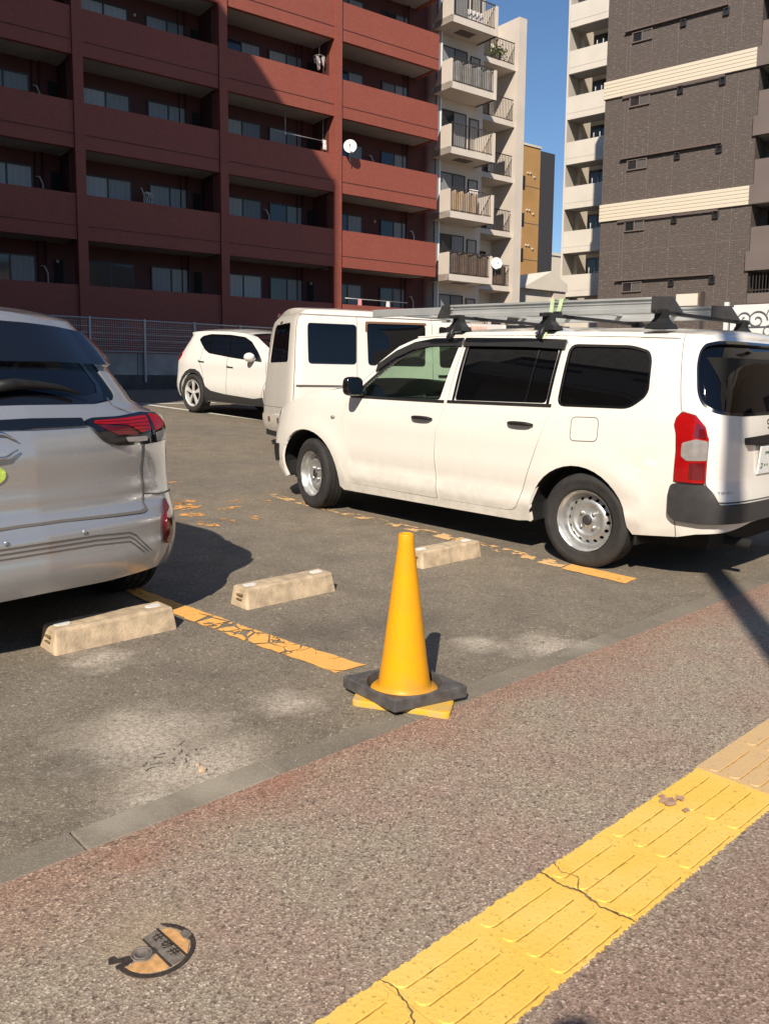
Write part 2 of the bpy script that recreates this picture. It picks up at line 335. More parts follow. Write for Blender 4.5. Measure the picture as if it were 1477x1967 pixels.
def lerp(a,b,t): return a+(b-a)*t
def interp(tab,z):
    # smooth monotone-ish interpolation through (z,v) table
    if z<=tab[0][0]: return tab[0][1]
    if z>=tab[-1][0]:
        (a,b),(c,d)=tab[-2],tab[-1]; return d+(d-b)/(c-a)*(z-c)
    n=len(tab)
    for i in range(n-1):
        if z<=tab[i+1][0]: break
    z0,v0=tab[i]; z1,v1=tab[i+1]; h=z1-z0
    def sl(j):
        if j<=0 or j>=n-1: return None
        return (tab[j+1][1]-tab[j-1][1])/(tab[j+1][0]-tab[j-1][0])
    m=(v1-v0)/h; a=sl(i); b=sl(i+1)
    a=m if a is None else a; b=m if b is None else b
    t=(z-z0)/h; t2=t*t; t3=t2*t
    return (2*t3-3*t2+1)*v0+(t3-2*t2+t)*h*a+(-2*t3+3*t2)*v1+(t3-t2)*h*b
def catmull(P,sub=10):
    out=[]; n=len(P)
    for i in range(n-1):
        p0=P[max(i-1,0)];p1=P[i];p2=P[i+1];p3=P[min(i+2,n-1)]
        if i==0: p0=(p1[0],-p2[1])       # mirrored across the centre line
        if i==n-2: p3=(p2[0],-p1[1])
        for k in range(sub):
            t=k/sub
            out.append(tuple(.5*((2*p1[j])+(-p0[j]+p2[j])*t+(2*p0[j]-5*p1[j]+4*p2[j]-p3[j])*t*t+(-p0[j]+3*p1[j]-3*p2[j]+p3[j])*t**3) for j in (0,1)))
    out.append(tuple(P[-1])); return out
class Wrap:
    """body shell unrolled: s = arc length from front centre round the side to rear centre, z = height"""
    def __init__(S,plan,side,rear,front,gr=.5,gf=.9):
        S.c=catmull(plan,12); S.L=[0.]
        for a,b in zip(S.c,S.c[1:]): S.L.append(S.L[-1]+math.dist(a,b))
        S.HW=max(p[1] for p in S.c); S.xr=S.c[-1][0]; S.xf=S.c[0][0]
        S.side,S.rear,S.front,S.gr,S.gf=side,rear,front,gr,gf; S.bumps=[]
    def plan(S,s):
        s=min(max(s,0),S.L[-1]); lo,hi=0,len(S.L)-1
        while hi-lo>1:
            m=(lo+hi)//2
            if S.L[m]<=s: lo=m
            else: hi=m
        t=(s-S.L[lo])/(S.L[hi]-S.L[lo]); a,b=S.c[lo],S.c[hi]
        return lerp(a[0],b[0],t),lerp(a[1],b[1],t)
    def P(S,s,z,off=0.,sgn=1):
        x,y=S.plan(s)
        k=1-interp(S.side,z)/S.HW
        for b in S.bumps: k+=b(x,z)/S.HW
        k+=off/S.HW
        g=min(max(1-(x-S.xr)/S.gr,0),1); g=g*g*(3-2*g)
        h=min(max(1-(S.xf-x)/S.gf,0),1); h=h*h*(3-2*h)
        X=x+(interp(S.rear,z)-off)*g-(interp(S.front,z)-off)*h
        return (X,y*k*sgn,z)
    def s_at(S,x,half=1):
        # s for a plan x on the side
        lo,hi=0,S.L[-1]
        for _ in range(50):
            m=(lo+hi)/2
            if S.plan(m)[0]>x: lo=m
            else: hi=m
        return lo
# ---------------------------------------------------------------- car body pieces on the unrolled shell
def PE(W, s, z, off=0., sgn=1):
    """shell point for s anywhere on the loop (past the rear or front centre it continues on the other side)"""
    L = W.L[-1]
    if s > L: return W.P(2*L-s, z, off, -sgn)
    if s < 0: return W.P(-s, z, off, -sgn)
    return W.P(s, z, off, sgn)
def nrm(W, s, z, sgn):
    d = .004; a = Vector(PE(W, s+d, z, 0, sgn))-Vector(PE(W, s-d, z, 0, sgn)); b = Vector(PE(W, s, z+d, 0, sgn))-Vector(PE(W, s, z-d, 0, sgn))
    n = a.cross(b).normalized(); p = Vector(PE(W, s, z, 0, sgn)); 
    o = Vector((p.x-(W.xr+W.xf)/2, p.y*2, 0))
    return n if n.dot(o) > 0 else -n
def panel(W, name, m, parent, outer, holes=(), off=0., sgn=1, skirt=.02, step=.08, edge=.05, z0=0., skirt_outer=True, zr=0.):
    V, F, loops = cdt(outer, holes, step, edge)
    pts = [PE(W, s, z, off, sgn) for s, z in V]; ns = [nrm(W, s, z, sgn) for s, z in V]
    fs = []
    for f in F:
        a, b, c = (Vector(pts[i]) for i in f); n = (b-a).cross(c-a)
        fs.append(f if n.dot(ns[f[0]]) > 0 else tuple(reversed(f)))
    if skirt:
        for li, lp in enumerate(loops):
            if li == 0 and not skirt_outer: continue
            k = len(pts); n_ = len(lp)
            cen = (sum(p[0] for p in lp)/n_, sum(p[1] for p in lp)/n_)
            for (s, z) in lp:
                p = Vector(PE(W, s, z, off, sgn)); nn = nrm(W, s, z, sgn); pts.append(tuple(p)); pts.append(tuple(p-nn*skirt)); 
                e = Vector(PE(W, s+(s-cen[0])*.01, z+(z-cen[1])*.01, off, sgn))-p; e = e.normalized() if e.length > 0 else nn
                e = e if li == 0 else -e
                ns += [e, e]
            for i in range(n_):
                j = (i+1) % n_; a = (k+2*i, k+2*j, k+2*j+1, k+2*i+1)
                v = [Vector(pts[x]) for x in a]; fn = (v[1]-v[0]).cross(v[2]-v[0]); fs.append(a if fn.dot(ns[k+2*i]) > 0 else a[::-1])
    me = bpy.data.meshes.new(name); me.from_pydata(pts, [], fs); me.polygons.foreach_set('use_smooth', [True]*len(fs))
    me.materials.append(m); me.update(); me.normals_split_custom_set_from_vertices([tuple(n) for n in ns])
    return link(name, me, parent)
def ribbon(W, name, m, parent, line, w=.006, off=.002, sgn=1, d=.04):
    L = resample(line, d, False); q = MB(); vs = []
    for i, p in enumerate(L):
        a = L[max(i-1, 0)]; b = L[min(i+1, len(L)-1)]; t = (b[0]-a[0], b[1]-a[1]); l = math.hypot(*t) or 1; n = (-t[1]/l*w/2, t[0]/l*w/2)
        vs += [PE(W, p[0]+n[0], p[1]+n[1], off, sgn), PE(W, p[0]-n[0], p[1]-n[1], off, sgn)]
    q.add(vs, [(2*i, 2*i+2, 2*i+3, 2*i+1) for i in range(len(L)-1)], True)
    return q.build(name, m, parent)
def cap(W, name, m, parent, stations, ztop, crown, bulge=lambda s: 0, c0=1., m_=14, off=0., c1=None):
    """the top of the body between the left and right top edges of the shell"""
    q = MB(); vs = []; c1 = -c0 if c1 is None else c1
    for s in stations:
        z = ztop(s); x, y, _ = W.P(s, z)
        for j in range(m_+1):
            c = c0+(c1-c0)*j/m_
            vs.append((x+bulge(s)*(1-c*c), y*c, z+off+crown(s)*(1-abs(c)**2.6)))
    n = m_+1; fs = []
    for i in range(len(stations)-1):
        for j in range(m_):
            f = (i*n+j, i*n+j+1, (i+1)*n+j+1, (i+1)*n+j); a, b, c = (Vector(vs[k]) for k in f[:3])
            nn = (b-a).cross(c-a) if (b-a).length > 1e-6 else (Vector(vs[f[2]])-Vector(vs[f[1]])).cross(Vector(vs[f[3]])-Vector(vs[f[1]]))
            fs.append(f if nn.z >= 0 else f[::-1])
    q.add(vs, fs, True); return q.build(name, m, parent)
def lin(tab):
    def f(s):
        if s <= tab[0][0]: return tab[0][1]
        for (a, b), (c, d) in zip(tab, tab[1:]):
            if s <= c: return b+(d-b)*(s-a)/(c-a)
        return tab[-1][1]
    return f
def rng(a, b, n): return [a+(b-a)*i/n for i in range(n+1)]
def mir(pts, L): return [(2*L-s, z) for s, z in reversed(pts)]
def wheel(parent, x, y, z, r, w, steer=0, style='steel', side=1, rr=None):
    """wheel > tyre, rim; outer face towards side*y"""
    root = bpy.data.objects.new('wheel', None); col.objects.link(root); root.parent = parent; root.location = (x, y, z)
    root.rotation_euler = (R(-90) if side > 0 else R(90), 0, R(steer)); root.empty_display_size = .1
    # local: axle along z, z>0 = outside face
    rr = rr or r*.62
    t = MB(); h = w/2
    pr = [(rr, -h*.8), (rr+.03, -h), (r-.03, -h*1.02), (r-.008, -h*.9), (r, -h*.8)]
    for g in (-.45, 0, .45): pr += [(r, g*h-.006), (r-.008, g*h-.004), (r-.008, g*h+.004), (r, g*h+.006)]
    pr += [(r, h*.8), (r-.008, h*.9), (r-.03, h*1.02), (r-.045, h*1.05), (r-.05, h*1.02), (rr+.03, h), (rr+.012, h*.95), (rr, h*.8), (rr-.004, h*.6)]
    t.lathe(pr, 64); tb = t.build('tyre', M['tyre'], root)
    # tread blocks
    tr = MB()
    for i in range(72):
        a = 2*math.pi*i/72
        for z0, z1 in ((-h*.8, -h*.5), (-h*.4, -h*.06), (h*.06, h*.4), (h*.5, h*.8)):
            Mx = Matrix.Rotation(a+(.04 if z0 > 0 else 0), 4, 'Z'); tr.box(r-.006, r+.002, -.011, .011, z0, z1, Mx)
    k = len(t.v); tb.data.clear_geometry(); t.add(tr.v, tr.f); tb.data.from_pydata(t.v, [], t.f); tb.data.polygons.foreach_set('use_smooth', t.sm); tb.data.update()
    rim = MB()
    if style == 'steel':
        circ = lambda R_, n=48, cx=0, cy=0, ph=0: [(cx+R_*math.cos(2*math.pi*i/n+ph), cy+R_*math.sin(2*math.pi*i/n+ph)) for i in range(n)]
        prof = lin([(0, h*.45), (rr*.20, h*.45), (rr*.25, h*.30), (rr*.45, h*.26), (rr*.50, h*.36), (rr*.58, h*.44), (rr*.66, h*.38), (rr*.80, h*.10), (rr*.86, h*.02), (rr*.88, h*.3), (rr*.94, h*.72), (rr*1.0, h*.95), (rr*1.05, h*.98)])
        holes = [[(rr*.735*math.cos(a)+rr*.055*math.cos(p)*math.cos(a)-rr*.062*math.sin(p)*math.sin(a), rr*.735*math.sin(a)+rr*.055*math.cos(p)*math.sin(a)+rr*.062*math.sin(p)*math.cos(a)) for p in [2*math.pi*k/10 for k in range(10)]] for a in [2*math.pi*j/16 for j in range(16)]]
        V, F, lp = cdt(circ(rr*1.03, 64), holes, 0, .02)
        # ring points for a smooth dish
        vs = []; 
        extra = [c for q_ in (.2, .25, .35, .45, .5, .58, .64, .67, .81, .86, .88, .91, .94, 1.0) for c in circ(rr*q_, 48)]
        loops = [resample(circ(rr*1.03, 64), .02)]+holes; vv = []; es = []
        for l in loops:
            k = len(vv); vv += l; es += [(k+i, k+(i+1) % len(l)) for i in range(len(l))]
        vv += extra+[(0, 0)]
        V, E_, F, *_ = delaunay_2d_cdt([Vector(v) for v in vv], es, [], 0, 1e-6)
        fs = []
        for f in F:
            c = (sum(V[i][0] for i in f)/3, sum(V[i][1] for i in f)/3)
            if any(pip(c, hh) for hh in holes): continue
            a, b, d = (V[i] for i in f); fs.append(tuple(f) if (b[0]-a[0])*(d[1]-a[1])-(d[0]-a[0])*(b[1]-a[1]) > 0 else tuple(f)[::-1])
        rim.add([(v[0], v[1], prof(math.hypot(v[0], v[1]))) for v in V], fs, True)
        rim.build('rim', M['steel'], root)
        hub = MB(); hub.lathe([(0.001, h*.62), (rr*.12, h*.62), (rr*.17, h*.56), (rr*.18, h*.4)], 24); hub.build('hub', M['greyplastic'], root)
        nu = MB()
        for i in range(4):
            a = math.pi/4+i*math.pi/2; nu.lathe([(.001, .022), (.011, .022), (.012, 0)], 6, Matrix.Translation((rr*.32*math.cos(a), rr*.32*math.sin(a), h*.28)))
        nu.build('wheel_nut', M['steel'], root)
    else:
        rim.lathe([(rr*1.0, h*.9), (rr*.96, h*.95), (rr*.93, h*.8), (rr*.92, h*.2)], 48)
        for i in range(5):
            Mx = Matrix.Rotation(2*math.pi*i/5+.3, 4, 'Z')
            poly = [(rr*.1, -rr*.07), (rr*.45, -rr*.09), (rr*.96, -rr*.17), (rr*.98, rr*.17), (rr*.45, rr*.09), (rr*.1, rr*.07)]
            rim.prism(poly, h*.55, h*.78, Mx)
        rim.lathe([(0.001, h*.8), (rr*.15, h*.8), (rr*.2, h*.5)], 20); rim.build('rim', M['alloy'], root)
    b = MB(); b.lathe([(.001, -h*.1), (rr*.97, -h*.1)], 32); b.lathe([(rr*.55, -h*.08), (rr*.55, -h*.02), (0.001, -h*.02)], 24); b.build('brake_backing', M['dark'], root)
    return root
# ---------------------------------------------------------------- the ground
def sheet(name, m, t0, t1, ns, dz=0., nt_=24, kind='structure'):
    q = MB(); vs = [TN(t0+(t1-t0)*i/nt_, n, zn(n)+dz) for n in ns for i in range(nt_+1)]
    q.add(vs, [(a*(nt_+1)+i, a*(nt_+1)+i+1, (a+1)*(nt_+1)+i+1, (a+1)*(nt_+1)+i) for a in range(len(ns)-1) for i in range(nt_)])
    return tag(q.build(name, m), kind=kind)
sheet('ground', M['cdark'], -700, 700, [-500, -60, 1, 4, 19.5, 60, 900], -.035)
sheet('parking_lot', M['asphalt'], -45, 60, [.108, 1, 2.5, 4, 8, 12, 16, 18.45])
sheet('pavement', M['walk'], -30, 40, [-4.5, -2, 0], 0)
sheet('road', M['asphalt'], -60, 60, [-14, -4.5], -.012)
q = MB()
for i in range(-20, 40):
    t0 = i*.6+.21; q.bbox(t0+.0015, t0+.5985, -.003, .112, -.08, .0015+random.uniform(-.0015, .0015), .004)
mk = q.build('kerb', M['kerb']); mk.data.transform(Matrix(((KA[0], KN[0], 0, K0[0]), (KA[1], KN[1], 0, K0[1]), (0, 0, 1, 0), (0, 0, 0, 1)))); tag(mk, kind='structure')
def flat(name, m, polys, dz=.004, **kw):
    q = MB()
    for pl_ in polys:
        V, F, _ = cdt(pl_, (), .5, .4)
        vs = [TN(t, n, zn(n)+dz) for t, n in V]; fs = []
        for f in F:
            a, b, c = (Vector(vs[i]) for i in f); fs.append(f if (b-a).cross(c-a).z > 0 else tuple(f)[::-1])
        q.add(vs, fs)
    return tag(q.build(name, m), **kw)
def rag(poly, a, d=.05):
    return [(x+random.uniform(-a, a), y+random.uniform(-a, a)) for x, y in resample(poly, d)]
flat('stall_line', M['yline1'], [rag([(1.36, 2.5), (1.375, 2.1), (1.38, 1.64), (1.40, 1.42), (1.53, 1.42), (1.51, 1.67), (1.46, 2.1), (1.45, 2.5)], .006), rag([(1.46, .86), (1.49, .55), (1.64, .535), (1.60, .86)], .005)], kind='structure')
flat('worn_stall_line', M['yline3'], [rag([(1.402, 1.415), (1.46, .865), (1.60, .865), (1.532, 1.415)], .005)], kind='structure')
flat('stall_line', M['yline1'], [rag([(3.722, .553), (3.885, .569), (3.905, 1.05), (3.75, 1.03)], .005)], kind='structure')
flat('worn_stall_line', M['yline2'], [rag([(3.752, 1.04), (3.90, 1.06), (3.935, 1.99), (3.92, 4.4), (3.82, 4.4), (3.785, 1.82)], .006)], kind='structure')
frag = []
for t, n, sx, sy in ((3.39, 5.42, .16, .06), (2.86, 4.28, .2, .1), (2.95, 4.42, .1, .2), (2.8, 3.97, .12, .12), (2.91, 3.62, .06, .1), (3.14, 3.57, .06, .12), (2.7, 3.57, .08, .18), (3.42, 4.28, .07, .1), (3.64, 4.15, .05, .09), (2.98, 4.5, .16, .12), (2.6, 4.2, .1, .16), (3.2, 4.05, .12, .05)):
    frag.append([(t+sx*math.cos(a)*random.uniform(.5, 1.1), n+sy*math.sin(a)*random.uniform(.5, 1.1)) for a in [2*math.pi*k/11 for k in range(11)]])
flat('flaked_paint', M['yfrag'], frag, kind='structure')
flat('white_line', M['wline'], [[(7.38, 14.0), (7.92, 10.0), (8.06, 10.0), (7.53, 14.0)], [(7.36, 14.05), (7.36, 14.2), (9.2, 14.2), (9.2, 14.05)]], dz=.006, kind='structure')
# ------------------------------------------------ tactile paving
def tactile_mat(name, c, c2):
    m = mat(name, c, .7); q = NT(m)
    k = q.mix(q.mr(q.noise(5, 5), .4, .65, 0, .6), c, c2)
    k = q.mix(q.mr(q.noise(90, 4, rough=.7), .60, .68, 0, .7), k, tuple(x*.35 for x in c))
    k = q.mix(q.mr(q.noise(16, 6, rough=.75), .64, .72, 0, .55), k, (.42, .27, .12))
    q.out(k, q.noise(90, 4), .5, .003); return m
M['tact'] = tactile_mat('tactile_yellow', (.80, .52, .095), (.83, .59, .17)); M['tact2'] = tactile_mat('tactile_cream', (.62, .42, .20), (.58, .40, .22))
KM = Matrix(((KA[0], KN[0], 0, K0[0]), (KA[1], KN[1], 0, K0[1]), (0, 0, 1, 0), (0, 0, 0, 1)))
def stadium(cx, cy, lx, ly, n=5):
    r = ly/2; p = []
    for s in (1, -1):
        for i in range(n+1):
            a = -math.pi/2+math.pi*i/n
            p.append((cx+s*(lx/2-r)+s*r*math.cos(a), cy+s*r*math.sin(a)))
    return p
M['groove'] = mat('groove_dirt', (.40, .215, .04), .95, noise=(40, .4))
names = ['yellow tactile tile at the bottom edge of the photo, cut off by it', 'yellow tactile tile second from the bottom, above the bottom crack', 'yellow tactile tile between the bottom crack and the middle crack, nearer the bottom', 'yellow tactile tile just below the long dark middle crack', 'yellow tactile tile with pinkish worn patch just above the middle crack', 'plain yellow tactile tile second from the cream tiles', 'yellow tactile tile with pink spots, touching the cream tiles', 'cream tactile tile touching the yellow ones', 'cream tactile tile second along from the yellow ones']
edges = [-.07, .185, .455, .725, .995, 1.265, 1.535, 1.812]
tl = []
for i in range(12):
    yellow = i < 7
    if yellow: t0, t1 = edges[i], edges[i+1]
    else: t0 = 1.815+(i-7)*.272; t1 = t0+.27
    n0, n1 = (-1.095, -.842) if yellow else (-1.10, -.835)
    q = MB(); e = .0018
    ol = [(x+(random.uniform(-.004, .004) if yellow and abs(y-n0) < 1e-6 or yellow and abs(y-n1) < 1e-6 else 0), y+(random.uniform(-.0035, .0035) if yellow and (abs(y-n0) < 1e-6 or abs(y-n1) < 1e-6) else 0)) for x, y in resample([(t0+e, n0), (t1-e, n0), (t1-e, n1), (t0+e, n1)], .0065)]
    q.prism(ol, -.002, .0035)
    for k in range(4):
        cy = n0+.031+.063*k; cx = (t0+t1)/2; a = stadium(cx, cy, t1-t0-.022, .040); b = stadium(cx, cy, t1-t0-.0245, .0365); n_ = len(a)
        q.add([(x, y, .003) for x, y in a]+[(x, y, .0066) for x, y in b], [(j, (j+1) % n_, n_+(j+1) % n_, n_+j) for j in range(n_)]+[tuple(range(n_, 2*n_))])
    o = q.build('tactile_tile', M['tact' if yellow else 'tact2']); o.data.transform(KM)
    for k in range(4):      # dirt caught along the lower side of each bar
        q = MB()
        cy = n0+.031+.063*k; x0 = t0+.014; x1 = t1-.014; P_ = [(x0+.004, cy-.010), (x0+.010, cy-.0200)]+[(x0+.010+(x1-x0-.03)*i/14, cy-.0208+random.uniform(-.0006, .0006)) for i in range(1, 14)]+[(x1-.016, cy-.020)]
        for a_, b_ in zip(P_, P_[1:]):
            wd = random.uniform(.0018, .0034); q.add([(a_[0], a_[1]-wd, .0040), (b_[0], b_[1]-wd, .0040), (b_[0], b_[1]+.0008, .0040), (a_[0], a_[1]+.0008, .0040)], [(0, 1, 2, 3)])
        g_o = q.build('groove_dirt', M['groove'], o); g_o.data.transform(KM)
    lab = names[i] if i < 9 else 'cream tactile tile farther along, %s from the yellow ones, beyond the right edge' % ('third', 'fourth', 'fifth')[i-9]
    tag(o, lab, 'paving tile', 'tactile paving tiles along the pavement')
M['crack'] = mat('crack_dirt', (.17, .115, .055), .95, noise=(60, .5))
def crack(pts, w, z=.0045, name='crack'):
    P_ = resample(pts, .008, False); L_ = []; R_ = []
    for i, p in enumerate(P_):
        a = P_[max(i-1, 0)]; b = P_[min(i+1, len(P_)-1)]; l = math.hypot(b[0]-a[0], b[1]-a[1]) or 1; n = (-(b[1]-a[1])/l, (b[0]-a[0])/l)
        ww = w*random.uniform(.35, 1.1)/2; j = random.uniform(-.003, .003)
        L_.append((p[0]+n[0]*(ww+j), p[1]+n[1]*(ww+j), z)); R_.append((p[0]-n[0]*(ww-j), p[1]-n[1]*(ww-j), z))
    q = MB(); n_ = len(P_); q.add(L_+R_, [(i, i+1, n_+i+1, n_+i) for i in range(n_-1)]); o = q.build(name, M['crack']); o.data.transform(KM); tag(o, kind='structure')
crack([(.993, -.842), (.985, -.90), (1.0, -.96), (.985, -1.02), (1.0, -1.10)], .0065, .0075)
crack([(1.05, -.842), (1.03, -.88), (1.045, -.915), (.995, -.955)], .0035, .0075)
crack([(.452, -.842), (.46, -.88), (.44, -.95), (.40, -1.0), (.39, -1.09)], .004, .0075)
crack([(.19, -.842), (.185, -1.09)], .003, .0075)
M['worn'] = mat('worn_pink', (.42, .26, .17), .9, noise=(50, .3), bump=(100, .5, .002))
for (cx, cy, r) in ((1.545, -.885, .030), (1.585, -.90, .020), (1.535, -.945, .014), (1.56, -.86, .012)):
    q = MB(); n_ = 16; pts = [(cx+r*random.uniform(.55, 1.2)*math.cos(2*math.pi*k/n_), cy+r*.8*random.uniform(.5, 1.2)*math.sin(2*math.pi*k/n_), .0093) for k in range(n_)]
    q.add(pts, [tuple(range(n_))]); o = q.build('worn_spot', M['worn']); o.data.transform(KM); tag(o, kind='structure')
# ------------------------------------------------ valve cover (round, partly buried in the paving)
M['iron'] = mat('cast_iron', (.045, .034, .028), .6, noise=(80, .3), bump=(200, .4, .002)); M['vorange'] = mat('faded_orange_enamel', (.60, .33, .13), .7, noise=(45, .28)); M['vgrey'] = mat('worn_iron_plate', (.17, .145, .12), .7, noise=(70, .3))
vc = empty('valve_cover', (-.477, 1.618, 0), label='small round iron valve cover with orange segments, half buried in the pavement', cat='valve cover')
def vp(name, m, poly, z0, z1, parent=vc):
    q = MB(); V, F, _ = cdt(poly, (), 0, .05); k = len(V)
    fs = []
    for f in F:
        a, b, c = (V[i] for i in f); fs.append(tuple(f) if (b[0]-a[0])*(c[1]-a[1])-(b[1]-a[1])*(c[0]-a[0]) > 0 else tuple(f)[::-1])
    q.add([(x, y, z1) for x, y in V], fs)
    n_ = len(poly); q.add([(x, y, z0) for x, y in poly]+[(x, y, z1) for x, y in poly], [(i, (i+1) % n_, n_+(i+1) % n_, n_+i) for i in range(n_)])
    return q.build(name, m, parent)
arc = [(.083*math.cos(a), .083*math.sin(a)) for a in [R(x) for x in range(98, -146, -8)]]; arc2 = [(.0735*math.cos(a), .0735*math.sin(a)) for a in [R(x) for x in range(-130, 92, 8)]]
vp('rim', M['iron'], arc+arc2, 0, .003)
vp('orange_segment', M['vorange'], [(-.004, .062), (.004, .068), (.021, .066), (.038, .055), (.055, .040), (.066, .022), (.069, .008), (.069, -.010)], 0, .0012)
vp('orange_segment', M['vorange'], [(.006, -.013), (.042, -.049), (.036, -.057), (.013, -.066), (-.010, -.067), (-.034, -.062), (-.045, -.053), (-.03, -.038), (-.009, -.035), (.001, -.027)], 0, .0012)
vp('name_band', M['vgrey'], [(-.018, .060), (.068, -.024), (.046, -.045), (-.036, .032)], 0, .0022)
for a, b in (((-.016, .064), (.072, -.021)), ((-.037, .030), (.045, -.050))):
    d = (b[0]-a[0], b[1]-a[1]); l = math.hypot(*d); n = (-d[1]/l*.003, d[0]/l*.003); vp('rib', M['iron'], [a, b, (b[0]+n[0], b[1]+n[1]), (a[0]+n[0], a[1]+n[1])], 0, .0032)
q = MB(); q.lathe([(.001, .0015), (.013, .0015), (.0135, .0032), (.0155, .0032), (.016, .0015), (.0185, .0015), (.019, .0034), (.0225, .0034), (.0235, 0)], 28, Matrix.Translation((-.025, -.014, 0))); q.build('keyhole_boss', M['vgrey'], vc)
vp('handle_slot', M['iron'], [(-.084, -.046), (-.090, -.030), (-.082, -.022), (-.070, -.030), (-.050, -.020), (-.036, -.034), (-.044, -.046), (-.062, -.060), (-.068, -.052), (-.052, -.036), (-.064, -.040)], 0, .0026)
vp('hinge_lug', M['vgrey'], [(.040, .050), (.046, .060), (.058, .058), (.067, .046), (.062, .034), (.051, .036)], 0, .0042)
vp('bracket', M['iron'], [(-.012, .0), (-.004, -.014), (.008, -.006), (-.004, .006)], 0, .003)
GL = [[[(.25, .95), (.05, .5)], [(.18, .7), (.18, 0)], [(.3, .6), (1, .6)], [(.65, .95), (.65, .05)], [(.38, .05), (.92, .05)]],
      [[(0, .6), (.5, .72)], [(.22, .95), (.22, .2), (.5, .3)], [(.5, .85), (.98, .85), (.92, .1), (.75, .05)], [(.72, .85), (.65, .4), (.42, .02)]],
      [[(.45, 1), (.15, .7), (.85, .74)], [(.7, .88), (.9, .62)], [(0, .42), (1, .42)], [(.33, .6), (.3, .3), (.1, 0)], [(.68, .6), (.68, 0)]]]
d0 = Vector((.086, -.084)).normalized(); u0 = Vector((.70, .714))
for gi, g in enumerate(GL):
    q = MB(); o0 = Vector((-.029, .042))+d0*(.010+gi*.0315)+u0*.0035
    for st in g:
        for a, b in zip(st, st[1:]):
            A = o0+d0*a[0]*.022+u0*a[1]*.021; B = o0+d0*b[0]*.022+u0*b[1]*.021; t = (B-A).normalized(); n = Vector((-t.y, t.x))*.0011
            A -= t*.0006; B += t*.0006; pz = [A-n, B-n, B+n, A+n]; q.prism([(p.x, p.y) for p in pz], .002, .0034)
    q.build('character', M['iron'], vc)
# ------------------------------------------------ cone with its weight
M['cone'] = mat('cone_yellow', (.84, .375, .003), .42, spec=.35); q = NT(M['cone']); k_ = q.mix(q.mr(q.noise(9, 6, rough=.7), .42, .72, 0, .6), (.84, .375, .003), (.72, .30, .03)); k_ = q.mix(q.mr(q.noise(55, 5, q.n('VectorMath', {0: q.tc, 1: (1, 1, .25)}, operation='MULTIPLY').outputs[0], .75), .63, .72, 0, .45), k_, (.40, .22, .05)); zz_ = q.n('SeparateXYZ', {0: q.tc}).outputs[2]; k_ = q.mix(q.math('MULTIPLY', q.mr(zz_, .14, .04), q.mr(q.noise(14, 5), .35, .7, 0, .55)), k_, (.36, .24, .10)); q.out(k_, q.noise(30, 3), .12, .003); M['weight'] = mat('weight_rubber', (.085, .079, .078), .6, noise=(25, .35), bump=(60, .3, .003)); M['platey'] = mat('base_yellow', (.70, .41, .03), .6); q = NT(M['platey']); q.out(q.mix(q.mr(q.noise(22, 6, rough=.7), .42, .62, 0, .75), (.74, .43, .03), (.50, .38, .22)), q.noise(60, 3), .3, .002)
tc = empty('traffic_cone', (.083, 3.005, 0), label='tall yellow traffic cone at the corner of the parking bay', cat='traffic cone')
q = MB(); a = fillet([(-.198, -.078), (.158, -.192), (.185, -.06), (.16, .10), (-.16, .14)], .025, 4)
q.prism(a, .0, .017); b = inset(a, .008); n_ = len(a); q.add([(x, y, .017) for x, y in a]+[(x, y, .021) for x, y in b], [(j, (j+1) % n_, n_+(j+1) % n_, n_+j) for j in range(n_)]+[tuple(range(n_, 2*n_))]); q.build('base_plate', M['platey'], tc)
q = MB(); q.lathe([(.128, .030), (.130, .040), (.124, .046), (.108, .050), (.101, .060), (.098, .075), (.086, .15), (.058, .38), (.0305, .600), (.0285, .632), (.0265, .637), (.020, .638), (.018, .60)], 64); q.build('cone_body', M['cone'], tc)
cw = empty('cone_weight', (.083, 3.005, .0212), label='square black rubber weight ring round the foot of the yellow cone', cat='cone weight')
sq = [(-.237, .052), (-.039, -.193), (.237, -.037), (.039, .208)]; hole = [(.143*math.cos(2*math.pi*i/48), .143*math.sin(2*math.pi*i/48)) for i in range(48)]
so_ = fillet(sq, .008, 2); V, F, lp = cdt(inset(so_, .005), [hole], 0, .03)
q = MB(); fs = []
for f in F:
    a_, b_, c_ = (V[i] for i in f); fs.append(tuple(f) if (b_[0]-a_[0])*(c_[1]-a_[1])-(b_[1]-a_[1])*(c_[0]-a_[0]) > 0 else tuple(f)[::-1])
q.add([(x, y, .046) for x, y in V], fs); si = resample(inset(so_, .005), .03); 
i1 = inset(so_, .005); n_ = len(so_)
q.add([(x, y, .046) for x, y in i1]+[(x, y, .042) for x, y in so_]+[(x, y, .003) for x, y in so_]+[(x*.985, y*.985, 0) for x, y in so_], [(k*n_+j, k*n_+(j+1) % n_, (k+1)*n_+(j+1) % n_, (k+1)*n_+j) for k in range(3) for j in range(n_)]); h = hole
q.add([(x, y, .046) for x, y in h]+[(x*.95, y*.95, .0) for x, y in h], [(j, (j+1) % 48, 48+(j+1) % 48, 48+j) for j in range(48)], True)
q.build('rubber_ring', M['weight'], cw); q = MB(); q.lathe([(.13, .0), (.142, .004)], 32); cw.children[0].data.update()
for sx in (0,):
    q = MB(); q.box(.10, .13, -.012, .012, 0, .006, Matrix.Translation((.083*0, 0, .040)) @ Matrix.Rotation(.6, 4, 'Z')); 
